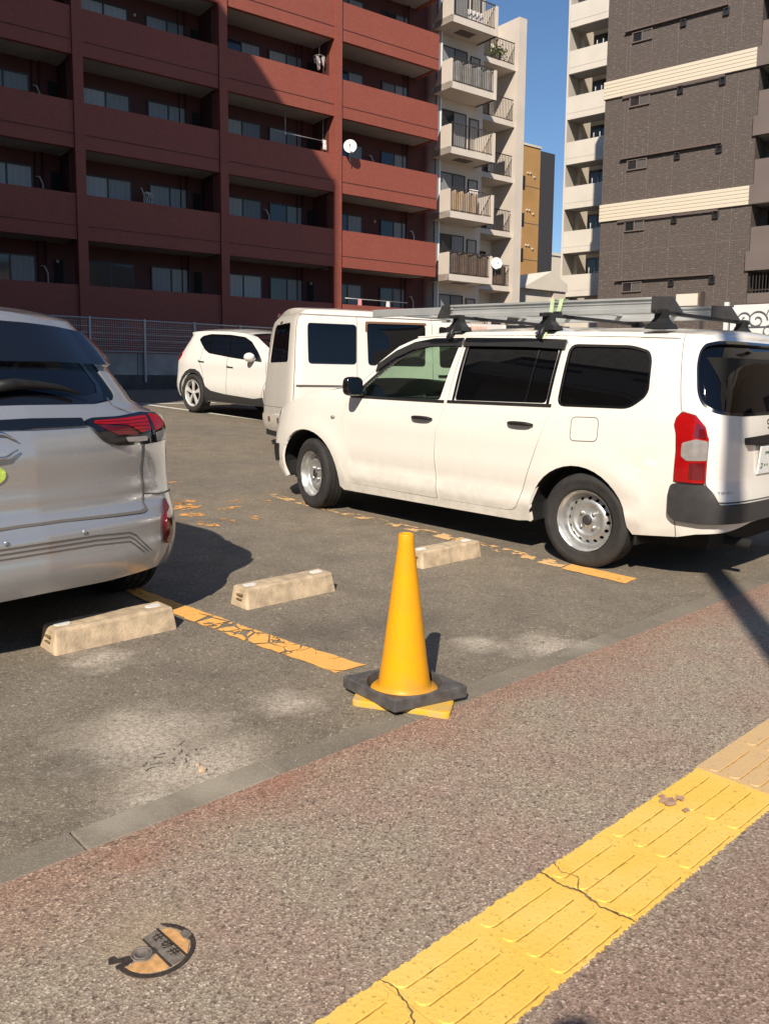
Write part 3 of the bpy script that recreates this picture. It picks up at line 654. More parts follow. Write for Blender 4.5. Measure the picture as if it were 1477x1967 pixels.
# ------------------------------------------------ wheel stops
M['reflector'] = mat('reflector_white', (.80, .79, .76), .3)
def wheel_stop(t0, t1, n0, n1, label):
    r_ = empty('wheel_stop', TN((t0+t1)/2, (n0+n1)/2, zn(1.57)), 43.0, label=label, cat='wheel stop', group='concrete wheel stops of the parking bays')
    L = (t1-t0)/2; D = (n1-n0)/2; q = MB(); import bmesh
    bm = bmesh.new(); bmesh.ops.create_cube(bm, size=1)
    for v in bm.verts:
        top = v.co.z > 0; v.co = (v.co.x*2*(L-(.012 if top else 0)), v.co.y*2*(D-(.020 if top else 0))+(0), .105 if top else -.01)
    bmesh.ops.bevel(bm, geom=[e for e in bm.edges if max(v.co.z for v in e.verts) > .05], offset=.014, segments=3, affect='EDGES', profile=.5)
    bmesh.ops.subdivide_edges(bm, edges=[e for e in bm.edges if e.calc_length() > .15], cuts=14, use_grid_fill=True)
    for v in bm.verts: v.co += Vector([random.uniform(-.0012, .0012) for _ in range(3)])
    q.bm(bm); bm.free(); q.build('block', M['concrete'], r_)
    for x in (-L*.76, L*.72):
        q = MB(); q.prism(fillet([(x-.035, -.022), (x+.035, -.022), (x+.035, .022), (x-.035, .022)], .018), .1045, .1085); q.build('reflector', M['reflector'], r_)
    q = MB(); q.box(-L-.0045, -L+.02, -.035, .012, .063, .070); q.box(-L-.0045, -L+.02, -.03, .015, .040, .045); q.build('end_slot', M['crack'], r_)
wheel_stop(.70, 1.283, 1.478, 1.66, 'concrete wheel stop behind the rear wheel of the silver car')
wheel_stop(1.70, 2.295, 1.52, 1.69, 'concrete wheel stop standing alone between the silver car and the cone')
wheel_stop(3.03, 3.61, 1.565, 1.735, 'concrete wheel stop partly hidden by the cone top, beside the worn orange line')
M['tar'] = mat('bare_tar', (.085, .072, .056), .95)
rr = random.Random(21)
def squig(cx, cy, L_, a): return [(cx+L_*(i/5-.5)*math.cos(a)+rr.uniform(-.006, .006), cy+L_*(i/5-.5)*math.sin(a)+rr.uniform(-.006, .006)) for i in range(6)]
CK = M['crack']; M['crack'] = M['tar']
for cx, cy, L_, a in ((.60, .36, .05, .1), (.66, .335, .035, .6), (.565, .31, .045, -.3), (.69, .39, .04, .2), (.64, .27, .03, 1.), (.54, .33, .025, .5), (.72, .31, .03, -.2), (.62, .30, .03, .8), (.585, .345, .03, -.5), (.67, .30, .02, .1), (.65, .365, .025, 1.2), (.53, .29, .03, .2), (.60, .28, .02, -.9), (2.45, .22, .03, .1), (2.38, .26, .03, .7)): crack(squig(cx, cy, L_, a), .0038, .0042, 'asphalt_crack')
M['crack'] = CK
# ------------------------------------------------ loose stones
M['stone'] = mat('tan_stone', (.50, .37, .24), .9, noise=(60, .2)); M['grit'] = mat('grit', (.34, .31, .26), .9, noise=(30, .5))
def rock(r, seed, sq_=.65):
    import bmesh
    rr = random.Random(seed); bm = bmesh.new(); bmesh.ops.create_icosphere(bm, subdivisions=1, radius=r)
    for v in bm.verts: v.co *= rr.uniform(.7, 1.15); v.co.z *= sq_
    return bm
for (x, y, r_, l) in ((-.553, 2.412, .016, 'larger tan pebble in the pothole near the kerb'), (-.575, 2.447, .009, 'smaller pale pebble behind the tan one in the pothole')):
    bm = rock(r_, int(r_*9000)); q = MB(); q.bm(bm, Matrix.Translation((0, 0, r_*.35))); bm.free(); o = q.build('pebble', M['stone']); o.location = (x, y, 0); tag(o, l, 'pebble')
q = MB(); rr = random.Random(3)
for cx, cy, s_, n_, rmax in ((-.57, 2.43, .08, 200, .0035), (-.68, 2.52, .10, 120, .003), (.78, 3.66, .12, 160, .004), (.1, 3.0, 1.2, 140, .0026), (-.4, 2.2, .3, 60, .003), (-1.2, 3.3, .25, 60, .004), (.15, 2.75, .18, 70, .004)):
    for _ in range(n_):
        x = rr.gauss(cx, s_); y = rr.gauss(cy, s_); r_ = rr.uniform(.0015, rmax); bm = rock(r_, rr.random()); q.bm(bm, Matrix.Translation((x, y, gz(x, y)+r_*.2)) @ Matrix.Rotation(rr.uniform(0, 6), 4, 'Z')); bm.free()
tag(q.build('gravel', M['grit']), 'loose grit scattered over the worn asphalt near the kerb', 'gravel', kind='stuff')
# ---------------------------------------------------------------- estate van with roof carrier
def both(f):
    for s in (1, -1): f(s)
VAN = empty('estate_van', (1.886, 5.83, 0), 135.2, .022, 'cream white estate van with steel wheels, aluminium rails on its roof', 'car')
WP = Wrap(plan=[(3.57, 0), (3.555, .35), (3.46, .64), (3.24, .80), (2.7, .865), (1.3, .88), (0, .88), (-.55, .872), (-.78, .835), (-.88, .73), (-.915, .4), (-.92, 0)],
 side=[(.2, .05), (.32, .02), (.5, 0), (.75, 0), (.95, .015), (1.07, .045), (1.25, .10), (1.42, .165), (1.48, .20), (1.53, .27)],
 rear=[(.2, .06), (.35, .0), (.55, 0), (.62, .03), (.9, .04), (1.05, .07), (1.25, .13), (1.42, .19), (1.48, .23), (1.54, .32)],
 front=[(.2, .08), (.35, 0), (.55, 0), (.75, .06), (.9, .15), (1.0, .35), (1.1, .6)])
def g_(x, c, w): return math.exp(-((x-c)/w)**2)
WP.bumps.append(lambda x, z: (.010*g_(z, .36, .05)-.010*g_(z, .46, .07)+.006*g_(z, .80, .09)) if -.4 < x < 2.2 else 0)
def flare(cx, cz, r): return lambda x, z: .012*math.exp(-((math.hypot(x-cx, z-cz)-r)/.085)**2)*min(max((z-.22)/.2, 0), 1)
WP.bumps += [flare(-.0, .30, .39), flare(2.72, .30, .40)]
L = WP.L[-1]
zt = lin([(0, .80), (.6, .83), (.85, .876), (1.22, .958), (1.66, 1.034), (1.915, 1.074), (2.03, 1.151), (2.21, 1.298), (2.36, 1.411), (2.52, 1.473), (2.65, 1.511), (2.9, 1.521), (3.44, 1.525), (4.25, 1.515), (4.7, 1.50), (5.27, 1.49), (5.83, 1.478)])
low = [(0, .20), (.6, .21), (.9, .215)]+[(1.39+.43*math.cos(R(a)), .29+.395*math.sin(R(a))) for a in range(190, -13, -9)]+[(1.86, .207), (2.68, .214), (3.66, .223), (3.74, .235)]+[(4.125+.365*math.cos(R(a)), .27+.385*math.sin(R(a))) for a in range(186, -3, -9)]+[(4.52, .268), (4.81, .30), (4.91, .33), (5.34, .395)]
top = [(s, zt(s)) for s in [0, .3, .6, .85, 1.05, 1.22, 1.45, 1.66, 1.8, 1.915, 2.03, 2.12, 2.21, 2.28, 2.36, 2.44, 2.52, 2.6, 2.65, 2.9, 3.44, 4.25, 4.7, 5.0, 5.27, 5.6]]
d1 = fillet([(1.94, 1.0), (2.00, 1.085), (2.21, 1.262), (2.37, 1.372), (2.53, 1.442), (2.72, 1.476), (3.010, 1.480), (2.978, 1.01), (2.917, .80), (2.907, .64), (2.935, .276), (1.95, .276), (1.913, .30), (1.855, .46), (1.845, .72), (1.875, .87)], .03, 3)
d2 = fillet([(3.018, 1.480), (3.885, 1.468), (3.912, 1.42), (3.905, 1.02), (3.80, .72), (3.690, .386), (3.655, .31), (3.60, .285), (2.945, .276), (2.917, .64), (2.927, .80), (2.988, 1.01)], .03, 3)
g1 = fillet([(2.062, 1.003), (2.085, 1.078), (2.24, 1.206), (2.40, 1.312), (2.55, 1.385), (2.73, 1.428), (2.978, 1.432), (2.915, 1.018)], .022, 3)
g2 = fillet([(3.058, 1.434), (3.81, 1.425), (3.848, 1.39), (3.842, 1.040), (3.052, 1.022)], .03, 3)
g3 = fillet([(3.93, 1.425), (4.371, 1.418), (4.489, 1.386), (4.515, 1.335), (4.538, 1.154), (4.522, 1.115), (4.440, 1.046), (3.936, 1.036)], .05, 4)
rg_h = [(5.35, 1.452), (5.10, 1.447), (4.985, 1.430), (4.925, 1.388), (4.904, 1.320), (4.912, 1.154), (4.945, 1.087), (5.01, 1.052), (5.09, 1.040), (5.263, 1.031)]
rg = fillet([(L, 1.453)]+rg_h+[(L, 1.034)]+mir(rg_h, L), .03, 3)
mh_ = lambda p: mir(p, L)
halfT = top; halfL = low
outline = [(.002, .20)]+low[1:]+[(L, .41)]+mh_(low)[:-1]+[(2*L-.002, .20), (2*L-.002, .80)]+list(reversed(mh_(top)))[1:]+list(reversed(top))[:-1]+[(.002, .80)]
panel(WP, 'body', M['white'], VAN, outline, [d1, d2, g3, rg, mh_(d1), mh_(d2), mh_(g3)], step=.055, edge=.03, skirt=.035)
for s_, f_ in ((1, lambda p: p), (-1, mh_)):
    a = panel(WP, 'front_door', M['white'], VAN, f_(inset(d1, .004)), [f_(g1)], step=.06, edge=.03, skirt=.02)
    b = panel(WP, 'rear_door', M['white'], VAN, f_(inset(d2, .004)), [f_(g2)], step=.06, edge=.03, skirt=.02)
    panel(WP, 'window', M['tglass'], a, f_(inset(g1, -.012)), off=-.012, skirt=0, step=.1)
    panel(WP, 'window', M['bglass'], b, f_(inset(g2, -.012)), off=-.012, skirt=0, step=.1)
    ribbon(WP, 'window_divider', M['gloss_black'], b, f_([(3.69, 1.43), (3.672, 1.03)]), .014, -.006)
    panel(WP, 'quarter_window', M['bglass'], VAN, f_(inset(g3, -.012)), off=-.010, skirt=0, step=.1)
    ribbon(WP, 'window_seal', M['gloss_black'], VAN, f_(inset(g3, -.002)+[inset(g3, -.002)[0]]), .016, .0015)
    ribbon(WP, 'belt_moulding', M['blackplastic'], a, f_([(1.95, 1.0), (2.965, 1.008)]), .020, .006)
    ribbon(WP, 'belt_moulding', M['blackplastic'], b, f_([(2.995, 1.010), (3.89, 1.028)]), .020, .006)
    panel(WP, 'mirror_patch', M['blackplastic'], a, f_([(1.955, 1.01), (2.058, 1.012), (2.085, 1.085), (2.02, 1.075)]), off=.004, skirt=.004, step=0)
    ribbon(WP, 'window_frame', M['gloss_black'], a, f_([(2.06, 1.01), (2.08, 1.085), (2.24, 1.215), (2.40, 1.322), (2.55, 1.395), (2.73, 1.44), (2.985, 1.445)]), .030, .0025)
    ribbon(WP, 'window_frame', M['gloss_black'], b, f_([(3.045, 1.02), (3.052, 1.445), (3.82, 1.435), (3.862, 1.39), (3.855, 1.035)]), .022, .0025)
    vis = lambda pts, lo, hi: [(s, z+hi) for s, z in pts]+[(s, z-lo) for s, z in reversed(pts)]
    panel(WP, 'wind_deflector', M['gloss_black'], a, f_(vis([(2.19, 1.252), (2.36, 1.362), (2.53, 1.430), (2.72, 1.460), (3.004, 1.463)], .045, .016)), off=.018, skirt=.016, step=.05)
    panel(WP, 'wind_deflector', M['gloss_black'], b, f_(vis([(3.022, 1.463), (3.6, 1.458), (3.895, 1.445)], .045, .016)), off=.018, skirt=.016, step=.05)
    for dr, (s0, z0) in ((a, (2.775, .874)), (b, (3.672, .893))):
        panel(WP, 'handle_recess', M['white'], dr, f_(fillet([(s0-.055, z0-.02), (s0+.055, z0-.022), (s0+.06, z0+.035), (s0-.06, z0+.035)], .03, 4)), off=.0015, skirt=0, step=.03)
        q = MB(); pts = []
        for k in range(9):
            u = k/8; p = f_([(s0-.105+.21*u, z0+.004*math.sin(u*3.14))])[0]; pts.append(PE(WP, p[0], p[1], .012+.022*math.sin(u*math.pi)**.5))
        q.tube(pts, [.006, .013, .0145, .0145, .0145, .0145, .0145, .013, .006], 10); q.build('handle', M['blackplastic'], dr)
    # lamps
    lamp = [(4.800, 1.040), (4.764, 1.004), (4.755, .965), (4.772, .915), (4.782, .812), (4.780, .632), (4.970, .634), (4.972, .891), (4.955, .960), (4.895, 1.022)]
    tlp = panel(WP, 'tail_lamp', M['redlens'], VAN, f_(fillet(lamp, .02, 3)), off=.010, skirt=.012, step=.03, edge=.02)
    panel(WP, 'reversing_lens', M['clear'], tlp, f_(fillet([(4.815, .862), (4.90, .888), (4.970, .880), (4.972, .768), (4.85, .760), (4.815, .785)], .012, 3)), off=.013, skirt=.003, step=.03)
    panel(WP, 'indicator_lens', M['darkred'], tlp, f_(fillet([(4.885, .90), (4.960, .892), (4.945, .955), (4.90, .985)], .01, 3)), off=.0125, skirt=.002, step=0)
    panel(WP, 'indicator_lens', M['darkred'], tlp, f_(fillet([(4.872, .748), (4.962, .755), (4.960, .655), (4.868, .655)], .01, 3)), off=.0125, skirt=.002, step=0)
    ribbon(WP, 'lamp_gasket', M['seam'], tlp, f_(lamp+[lamp[0]]), .008, .003)
    ribbon(WP, 'tailgate_gap', M['seam'], VAN, f_([(4.712, 1.500), (4.735, 1.35), (4.790, 1.045)]), .006, .0012)
    ribbon(WP, 'tailgate_gap', M['seam'], VAN, f_([(4.976, .90), (4.976, .636), (5.0, .53), (L, .523)]), .008, .0012)
    ribbon(WP, 'bumper_gap', M['seam'], VAN, f_([(4.786, .40), (4.80, .30)]), .005, .0012)
    ribbon(WP, 'roof_gutter', M['white'], VAN, f_([(2.52, 1.486), (2.75, 1.497), (3.6, 1.500), (4.4, 1.486), (4.68, 1.478)]), .010, .004)
    fd = fillet([(4.056, .965), (4.250, .972), (4.258, .822), (4.062, .812)], .035, 4)
    ribbon(WP, 'fuel_flap_gap', M['seam'], VAN, f_(fd+[fd[0]]), .005, .001); panel(WP, 'fuel_flap', M['white'], VAN, f_(inset(fd, .003)), off=.0018, skirt=0, step=.05)
    q = MB(); p = f_([(1.752, .816)])[0]; c = Vector(PE(WP, p[0], p[1], 0)); q.lathe([(.001, .014), (.016, .012), (.024, .006), (.026, 0)], 20, Matrix.Translation(c) @ Matrix.Scale(1, 4) @ Matrix.Rotation(R(-90*s_), 4, 'X') @ Matrix.Diagonal((1.1, .55, 1, 1))); q.build('side_indicator', M['clear'], VAN)
    hl = fillet([(.70, .84), (.79, .855), (.85, .842), (.88, .80), (.82, .73), (.70, .66), (.50, .64), (.45, .73)], .03, 3)
    panel(WP, 'headlamp', M['clear'], VAN, f_(hl), off=.006, skirt=.008, step=.05)
    # mirror on its arm
    q = MB(); import bmesh
    bm = bmesh.new(); bmesh.ops.create_icosphere(bm, subdivisions=3, radius=1)
    for v in bm.verts:
        v.co.x = math.copysign(abs(v.co.x)**.8, v.co.x)*.055; v.co.y = math.copysign(abs(v.co.y)**.55, v.co.y)*.090; v.co.z = math.copysign(abs(v.co.z)**.55, v.co.z)*.078
        if v.co.x < -.03: v.co.x = -.03
    q.bm(bm, Matrix.Translation((2.10, s_*.955, 1.085)), True); bm.free(); q.tube([(2.08, s_*.84, 1.03), (2.09, s_*.90, 1.03)], .022, 8); mr_ = q.build('wing_mirror', M['gloss_black'], a)
    q = MB(); q.prism(fillet([(-.075, -.06), (.075, -.06), (.075, .06), (-.075, .06)], .03), -.001, .001, Matrix.Translation((2.066, s_*.955, 1.085)) @ Matrix.Rotation(R(90), 4, 'Y') @ Matrix.Rotation(R(90), 4, 'Z')); q.build('mirror_glass', M['chrome'], mr_)
panel(WP, 'rear_window', M['bglass'], VAN, inset(rg, -.014), off=-.010, skirt=0, step=.12)
ribbon(WP, 'window_seal', M['gloss_black'], VAN, inset(rg, -.002)+[inset(rg, -.002)[0]], .018, .0015)
bh = [(4.770, .622), (4.750, .571), (4.748, .437), (4.785, .401), (4.928, .398), (5.059, .412), (5.569, .410), (L, .410)]; bt = [(L, .516), (5.558, .516), (5.02, .520), (4.996, .600), (4.968, .630)]
bmp = bh+mh_(bh)[1:]+mh_(bt)[:-1][::1]
bo = bh+[(2*L-s, z) for s, z in reversed(bh[:-1])]+[(2*L-s, z) for s, z in reversed(bt)]+bt[1:]
panel(WP, 'rear_bumper', M['greyplastic'], VAN, fillet(bo, .02, 3), off=.030, skirt=.032, step=.06)
hd = [(5.28, .898), (5.6, .908), (L, .910)]; hb = [(L, .860), (5.6, .856), (5.29, .856)]
panel(WP, 'tailgate_handle', M['blackplastic'], VAN, fillet(hd+[(2*L-s, z) for s, z in reversed(hd[:-1])]+[(2*L-s, z) for s, z in reversed(hb)]+hb[1:], .012, 3), off=.030, skirt=.03, step=.05)
panel(WP, 'plate_recess', M['blackplastic'], VAN, [(5.41, .856), (2*L-5.41, .856), (2*L-5.41, .846), (5.41, .846)], off=.012, skirt=.01, step=.05)
q = MB(); q.bbox(-.972, -.966, -.345, .345, .0, .001, .0002)
q = MB(); pm = Matrix.Translation((PE(WP, L-.24, .755)[0]-.010, .235, .755)) @ Matrix.Rotation(R(-2), 4, 'Z') @ Matrix.Rotation(R(-4), 4, 'Y'); q.bbox(-.010, 0, -.172, .172, -.085, .085, .003, pm); pb = q.build('number_plate', M['plate'], VAN)
q = MB()
for y0, z0, w_, h_ in ((.10, .045, .010, .018), (.083, .048, .012, .006), (.066, .045, .012, .016), (.05, .05, .008, .012), (.03, .045, .012, .018), (.135, -.02, .022, .006), (.128, -.035, .006, .028), (.142, -.045, .014, .006), (.09, -.03, .012, .012), (.055, -.03, .012, .012), (.01, -.035, .012, .05), (-.03, -.035, .012, .05), (-.08, -.035, .012, .05), (-.12, -.035, .012, .05)):
    q.box(-.0125, -.0095, y0-w_/2, y0+w_/2, z0-h_/2, z0+h_/2, pm)
q.build('plate_characters', M['green'], pb)
def strokes(name, m, parent, W, s0, z0, w_, h_, st, th=.006, off=.003):
    for k, line in enumerate(st): ribbon(W, name, m, parent, [(s0+x*w_, z0+y*h_) for x, y in line], th, off, d=.01)
strokes('badge_letter', M['chrome'], VAN, WP, 5.585, .945, .045, .05, [[(1, .85), (.6, 1), (.1, .85), (.1, .6), (.9, .4), (.9, .15), (.5, 0), (0, .15)]], .008, .004)
for k in range(6): strokes('badge_letter', M['steel'], VAN, WP, 5.04+k*.018, .578, .012, .014, [[(0, 0), (0, 1)], [(0, .5), (.9, .5)], [(.9, 0), (.9, 1)]] if k % 2 else [[(0, 0), (0, 1), (.8, .8), (0, .5)]], .003, .002)
# top: bonnet, windscreen, roof
hood_c = lin([(0, .02), (.8, .05), (1.9, .06)]); hb_ = lambda s: lin([(0, 0), (.8, .0), (1.5, .08), (1.93, .30)])(s)
cap(WP, 'bonnet', M['white'], VAN, rng(.003, 1.93, 26), zt, hood_c, hb_)
wb_ = lin([(1.93, .30), (2.2, .20), (2.5, .10), (2.66, .03)]); wc_ = lin([(1.93, .06), (2.3, .07), (2.66, .035)])
cap(WP, 'windscreen', M['tglass'], VAN, rng(1.93, 2.66, 10), zt, wc_, wb_, .93)
for a, b in ((1., .93), (-.93, -1.)): cap(WP, 'a_pillar', M['white'], VAN, rng(1.93, 2.66, 10), zt, wc_, wb_, a, 2, c1=b)
cap(WP, 'roof', M['white'], VAN, rng(2.66, L-.003, 40), zt, lin([(2.66, .035), (3.2, .05), (5, .045), (L, .01)]), lin([(2.66, .03), (3, 0)]), m_=18)
ff = [(.0, .70), (.42, .70), (.44, .62), (0, .60)]
panel(WP, 'grille', M['blackplastic'], VAN, [(-.44, .60), (.44, .60), (.42, .70), (-.42, .70)], off=.012, skirt=.012, step=.06)
panel(WP, 'bumper_insert', M['blackplastic'], VAN, fillet([(-.95, .52), (-.93, .36), (-.5, .30), (.5, .30), (.93, .36), (.95, .52), (.60, .50), (-.60, .50)], .02, 3), off=.012, skirt=.012, step=.06)
# inside and below
iv = MB(); iv.box(-.75, 3.3, -.70, .70, .24, .36); iv.box(-.75, .95, -.68, .68, .36, 1.36); iv.build('cargo_dark_block', M['dark'], VAN)  # floor box, and a black block put in to keep the cargo space dark
for s_ in (1, -1):
    st = MB(); st.bbox(.95, 1.42, s_*.40-.24, s_*.40+.24, .40, .58, .05); st.bbox(.92, 1.06, s_*.40-.23, s_*.40+.23, .50, 1.02, .05); st.bbox(.93, 1.02, s_*.40-.12, s_*.40+.12, 1.06, 1.20, .04); st.build('seat', M['seat'], VAN)
    for cx, cs in ((0., (3.757, 4.491)), (2.70, (.955, 1.82))):
        wl = MB(); pts = [p for p in low if cs[0]-.01 <= p[0] <= cs[1]+.01]
        A = [WP.P(s, z, -.004, s_) for s, z in pts]; B = [(a[0], a[1]-s_*.34, a[2]+.01) for a in A]; n_ = len(A)
        wl.add(A+B, [(i, i+1, n_+i+1, n_+i) for i in range(n_-1)], False); wl.box(cx-.42, cx+.42, s_*.50-.01, s_*.50+.01, .22, .72); wl.build('wheel_housing', M['dark'], VAN)
ds = MB(); ds.bbox(1.75, 2.25, -.70, .70, .50, .99, .06); ds.bbox(1.66, 1.80, -.66, -.16, .85, 1.03, .04); ds.build('dashboard', M['seat'], VAN)
sw = MB(); sw.lathe([(.155+.014*math.cos(a), .014*math.sin(a)) for a in [2*math.pi*k/10 for k in range(11)]], 28, Matrix.Translation((1.58, -.40, .98)) @ Matrix.Rotation(R(-65), 4, 'Y')); sw.box(-.15, .15, -.015, .015, -.01, .01, Matrix.Translation((1.58, -.40, .98)) @ Matrix.Rotation(R(-65), 4, 'Y') @ Matrix.Rotation(R(90), 4, 'Z')); sw.build('steering_wheel', M['dark'], VAN)
rm = MB(); rm.bbox(1.62, 1.65, -.12, .12, 1.33, 1.40, .01); rm.tube([(1.64, 0, 1.38), (1.66, 0, 1.47)], .008, 6); rm.build('rear_view_mirror', M['dark'], VAN)
ub = MB(); ub.box(-.70, 3.25, -.60, .60, .19, .30); ub.tube([(-.9, .45, .25), (.6, .45, .25)], .03, 8); ub.build('underbody', M['dark'], VAN)
for y0, y1 in ((.66, .84), (-.84, -.66)): box('mud_flap', M['blackplastic'], VAN, -.36, -.34, y0, y1, .20, .34, b=.006)
for x, st in ((0, 0), (2.70, -13)):
    for s_ in (1, -1): wheel(VAN, x, s_*.775, .302, .305, .175, st*1., 'steel', s_, .193)
# ------------------------------------------------ roof carrier, rails, straps (in the van's frame)
VM = Matrix.Translation(VAN.location) @ VAN.rotation_euler.to_matrix().to_4x4()
def on_van(name, label, cat, group=None, o=(0, 0, 0)):
    r_ = empty(name, VM @ Vector(o), label=label, cat=cat, group=group); r_.rotation_euler = VAN.rotation_euler; return r_
M['rackblack'] = mat('rack_black', (.014, .014, .015), .5)
for k, (x, lb) in enumerate(((1.30, 'black roof bar above the front door of the estate van'), (.50, 'black roof bar above the rear door, under the green strap'), (-.32, 'rearmost black roof bar of the estate van'))):
    c = on_van('roof_bar', lb, 'roof bar', 'roof bars of the estate van', (x, 0, 1.55))
    q = MB(); q.bbox(-.016, .016, -.72, .72, .070, .094, .006); q.build('crossbar', M['rackblack'], c)
    for s_ in (1, -1):
        q = MB(); import bmesh
        for (z0, z1, wx0, wx1, wy0, wy1) in ((-.02, .012, .082, .070, .060, .055), (.012, .045, .058, .034, .050, .036), (.045, .10, .034, .030, .034, .030)):
            vs = [(sx*w_, s_*.62+sy*h_, z) for z, w_, h_ in ((z0, wx0, wy0), (z1, wx1, wy1)) for sx, sy in ((-1, -1), (1, -1), (1, 1), (-1, 1))]
            q.add(vs, [(0, 1, 5, 4), (1, 2, 6, 5), (2, 3, 7, 6), (3, 0, 4, 7), (4, 5, 6, 7), (3, 2, 1, 0)])
        if x > 0:
            q.tube([(0, s_*.66, .02), (0, s_*.70, -.03), (0, s_*.725, -.085)], [.022, .018, .014], 6); q.tube([(.035, s_*.66, .01), (.03, s_*.72, -.07)], .008, 6)
        q.build('foot', M['rackblack'], c)
ld = on_van('roof_rail_frame', 'long aluminium frame with black end caps lying on the roof bars', 'rail frame', None, (0, 0, 1.645))
for y in (.44, -.46):
    q = MB(); x0, x1 = -.17, 1.52
    q.prism([(-.028, 0.0000), (.028, 0.0000), (.030, 0.0258), (.022, 0.0292), (.022, 0.0568), (.030, 0.0602), (.030, 0.0671), (.012, 0.0688), (.012, 0.0808), (.030, 0.0834), (.030, 0.0963), (-.030, 0.0963), (-.030, 0.0834), (-.012, 0.0808), (-.012, 0.0688), (-.030, 0.0671), (-.030, 0.0602), (-.022, 0.0568), (-.022, 0.0292), (-.030, 0.0258)], x0, x1, Matrix.Translation((0, y, 0)) @ Matrix(((0, 0, 1, 0), (1, 0, 0, 0), (0, 1, 0, 0), (0, 0, 0, 1))))
    q.build('side_rail', M['alu'], ld)
    q = MB()
    for xa, xb, dd in ((x0, -.36, -1), (x1, 1.66, 1)):
        q.add([(xa, y-.034, -.004), (xa, y+.034, -.004), (xa, y+.034, .101), (xa, y-.034, .101), (xb, y-.028, -.004), (xb, y+.028, -.004), (xa+(xb-xa)*.62, y+.028, .096), (xa+(xb-xa)*.62, y-.028, .096)], [(0, 1, 2, 3), (4, 7, 6, 5), (0, 4, 5, 1), (1, 5, 6, 2), (2, 6, 7, 3), (3, 7, 4, 0)])
    q.build('end_cap', M['greyplastic'], ld)
    q = MB(); q.bbox(1.5, 2.40, y-.022, y+.022, .022, .082, .004); q.build('inner_rail', M['alu'], ld)
for x in (.1, .55, 1.0, 1.45, 1.9, 2.3): box('rung', M['alu'], ld, x-.018, x+.018, -.46, .44, .04, .064, b=.004)
M['strap'] = mat('pale_green_webbing', (.50, .62, .36), .8, noise=(90, .2))
stp = on_van('lashing_strap', 'pale green strap wound round the aluminium rail and middle roof foot', 'strap', None, (.5, .44, 1.62))
for dx, top_ in ((0, .152), (.075, .158)):
    q = MB(); w_ = .016; path = [(dx+.02, .035, top_-.03), (dx+.02, .0, top_), (dx, -.034, top_-.01), (dx, .036, top_-.012), (dx-.005, .040, .02), (dx-.02, .10, -.06)]
    if dx: path = [(dx, -.034, .130), (dx, .036, .134), (dx+.005, .042, .03)]
    if not dx: path = [(0, -.034, .130), (0, .036, .134), (.015, .045, .05), (.03, .12, -.03), (.0, .21, -.09), (-.01, .262, -.155)]
    vs = []
    for p in path: vs += [(p[0]-w_, p[1], p[2]), (p[0]+w_, p[1], p[2])]
    q.add(vs, [(2*i, 2*i+1, 2*i+3, 2*i+2) for i in range(len(path)-1)]); o = q.build('webbing', M['strap'], stp)
    sm = o.modifiers.new('thick', 'SOLIDIFY'); sm.thickness = .003
q = MB(); q.bbox(-.02, .035, .05, .085, .0, .045, .006); q.build('buckle', M['rackblack'], stp)
# ---------------------------------------------------------------- silver people carrier
def half_outline(low, top, L): return [(.002, low[0][1])]+low[1:]+mir(low, L)[1:-1]+[(2*L-.002, low[0][1]), (2*L-.002, top[0][1])]+list(reversed(mir(top, L)))[1:-1]+(list(reversed(top))[:-1])+[(.002, top[0][1])]
def sym(h, L, r=.02, top_first=True):   # outline symmetric about the rear centre from its near half, listed from rear centre (top) round to rear centre (bottom)
    return fillet(h+[(2*L-s, z) for s, z in reversed(h) if abs(s-L) > 1e-6], r, 3)
MP = empty('silver_mpv', (-1.343*1.05, 3.20*1.05, -.052), 139, .010, 'silver people carrier seen from behind with red tail lamps, at the left edge', 'car')
WM = Wrap(plan=[(4.4, 0), (4.35, .45), (4.1, .75), (3.6, .86), (2.5, .885), (1.2, .885), (.7, .87), (.38, .82), (.2, .74), (.1, .6), (.03, .35), (0, 0)],
 side=[(.25, .06), (.35, .01), (.5, 0), (.9, .01), (1.0, .015), (1.035, .05), (1.055, .155), (1.10, .185), (1.3, .26), (1.45, .36), (1.55, .48), (1.62, .6)],
 rear=[(.2, .12), (.3, .045), (.42, 0), (.55, 0), (.68, .05), (.9, .06), (1.03, .1), (1.2, .24), (1.4, .42), (1.5, .5), (1.62, .62)],
 front=[(.2, .08), (.35, 0), (.55, 0), (.75, .06), (.95, .2), (1.1, .5)], gr=1.0)
WM.bumps += [lambda x, z: .012*math.exp(-((math.hypot(x-.80, z-.32)-.41)/.09)**2)*min(max((z-.22)/.2, 0), 1), lambda x, z: .012*math.exp(-((math.hypot(x-3.5, z-.32)-.41)/.09)**2)*min(max((z-.22)/.2, 0), 1)]
_P = WM.P
def _Q(s, z, off=0., sgn=1):     # pressed steps of the tailgate and bumper
    f = min(max((s-4.9)/.12, 0), 1)
    o = f*(.026*(1/(1+math.exp((z-.598)/.010)))-.018/(1+math.exp(-(z-.604)/.006))*(1/(1+math.exp((z-.675)/.012)))-.014*math.exp(-((z-.50)/.055)**2)-.010/(1+math.exp(-(z-.70)/.02))+.012*math.exp(-((z-.885)/.10)**2))
    return _P(s, z, off+o, sgn)
WM.P = _Q
L = WM.L[-1]; z_ = lin([(0, .86), (.7, .90), (1.2, 1.02), (1.55, 1.10), (1.9, 1.30), (2.3, 1.46), (2.7, 1.47), (3.6, 1.48), (4.4, 1.465), (4.9, 1.44), (5.2, 1.44), (L, 1.455)])
c1, c2 = WM.s_at(3.5), WM.s_at(.80)
arch = lambda c, r: [(c+r*math.cos(a), .32+r*math.sin(a)) for a in [R(x) for x in (196, 180, 160, 140, 120, 100, 80, 60, 40, 20, 0, -16)]]
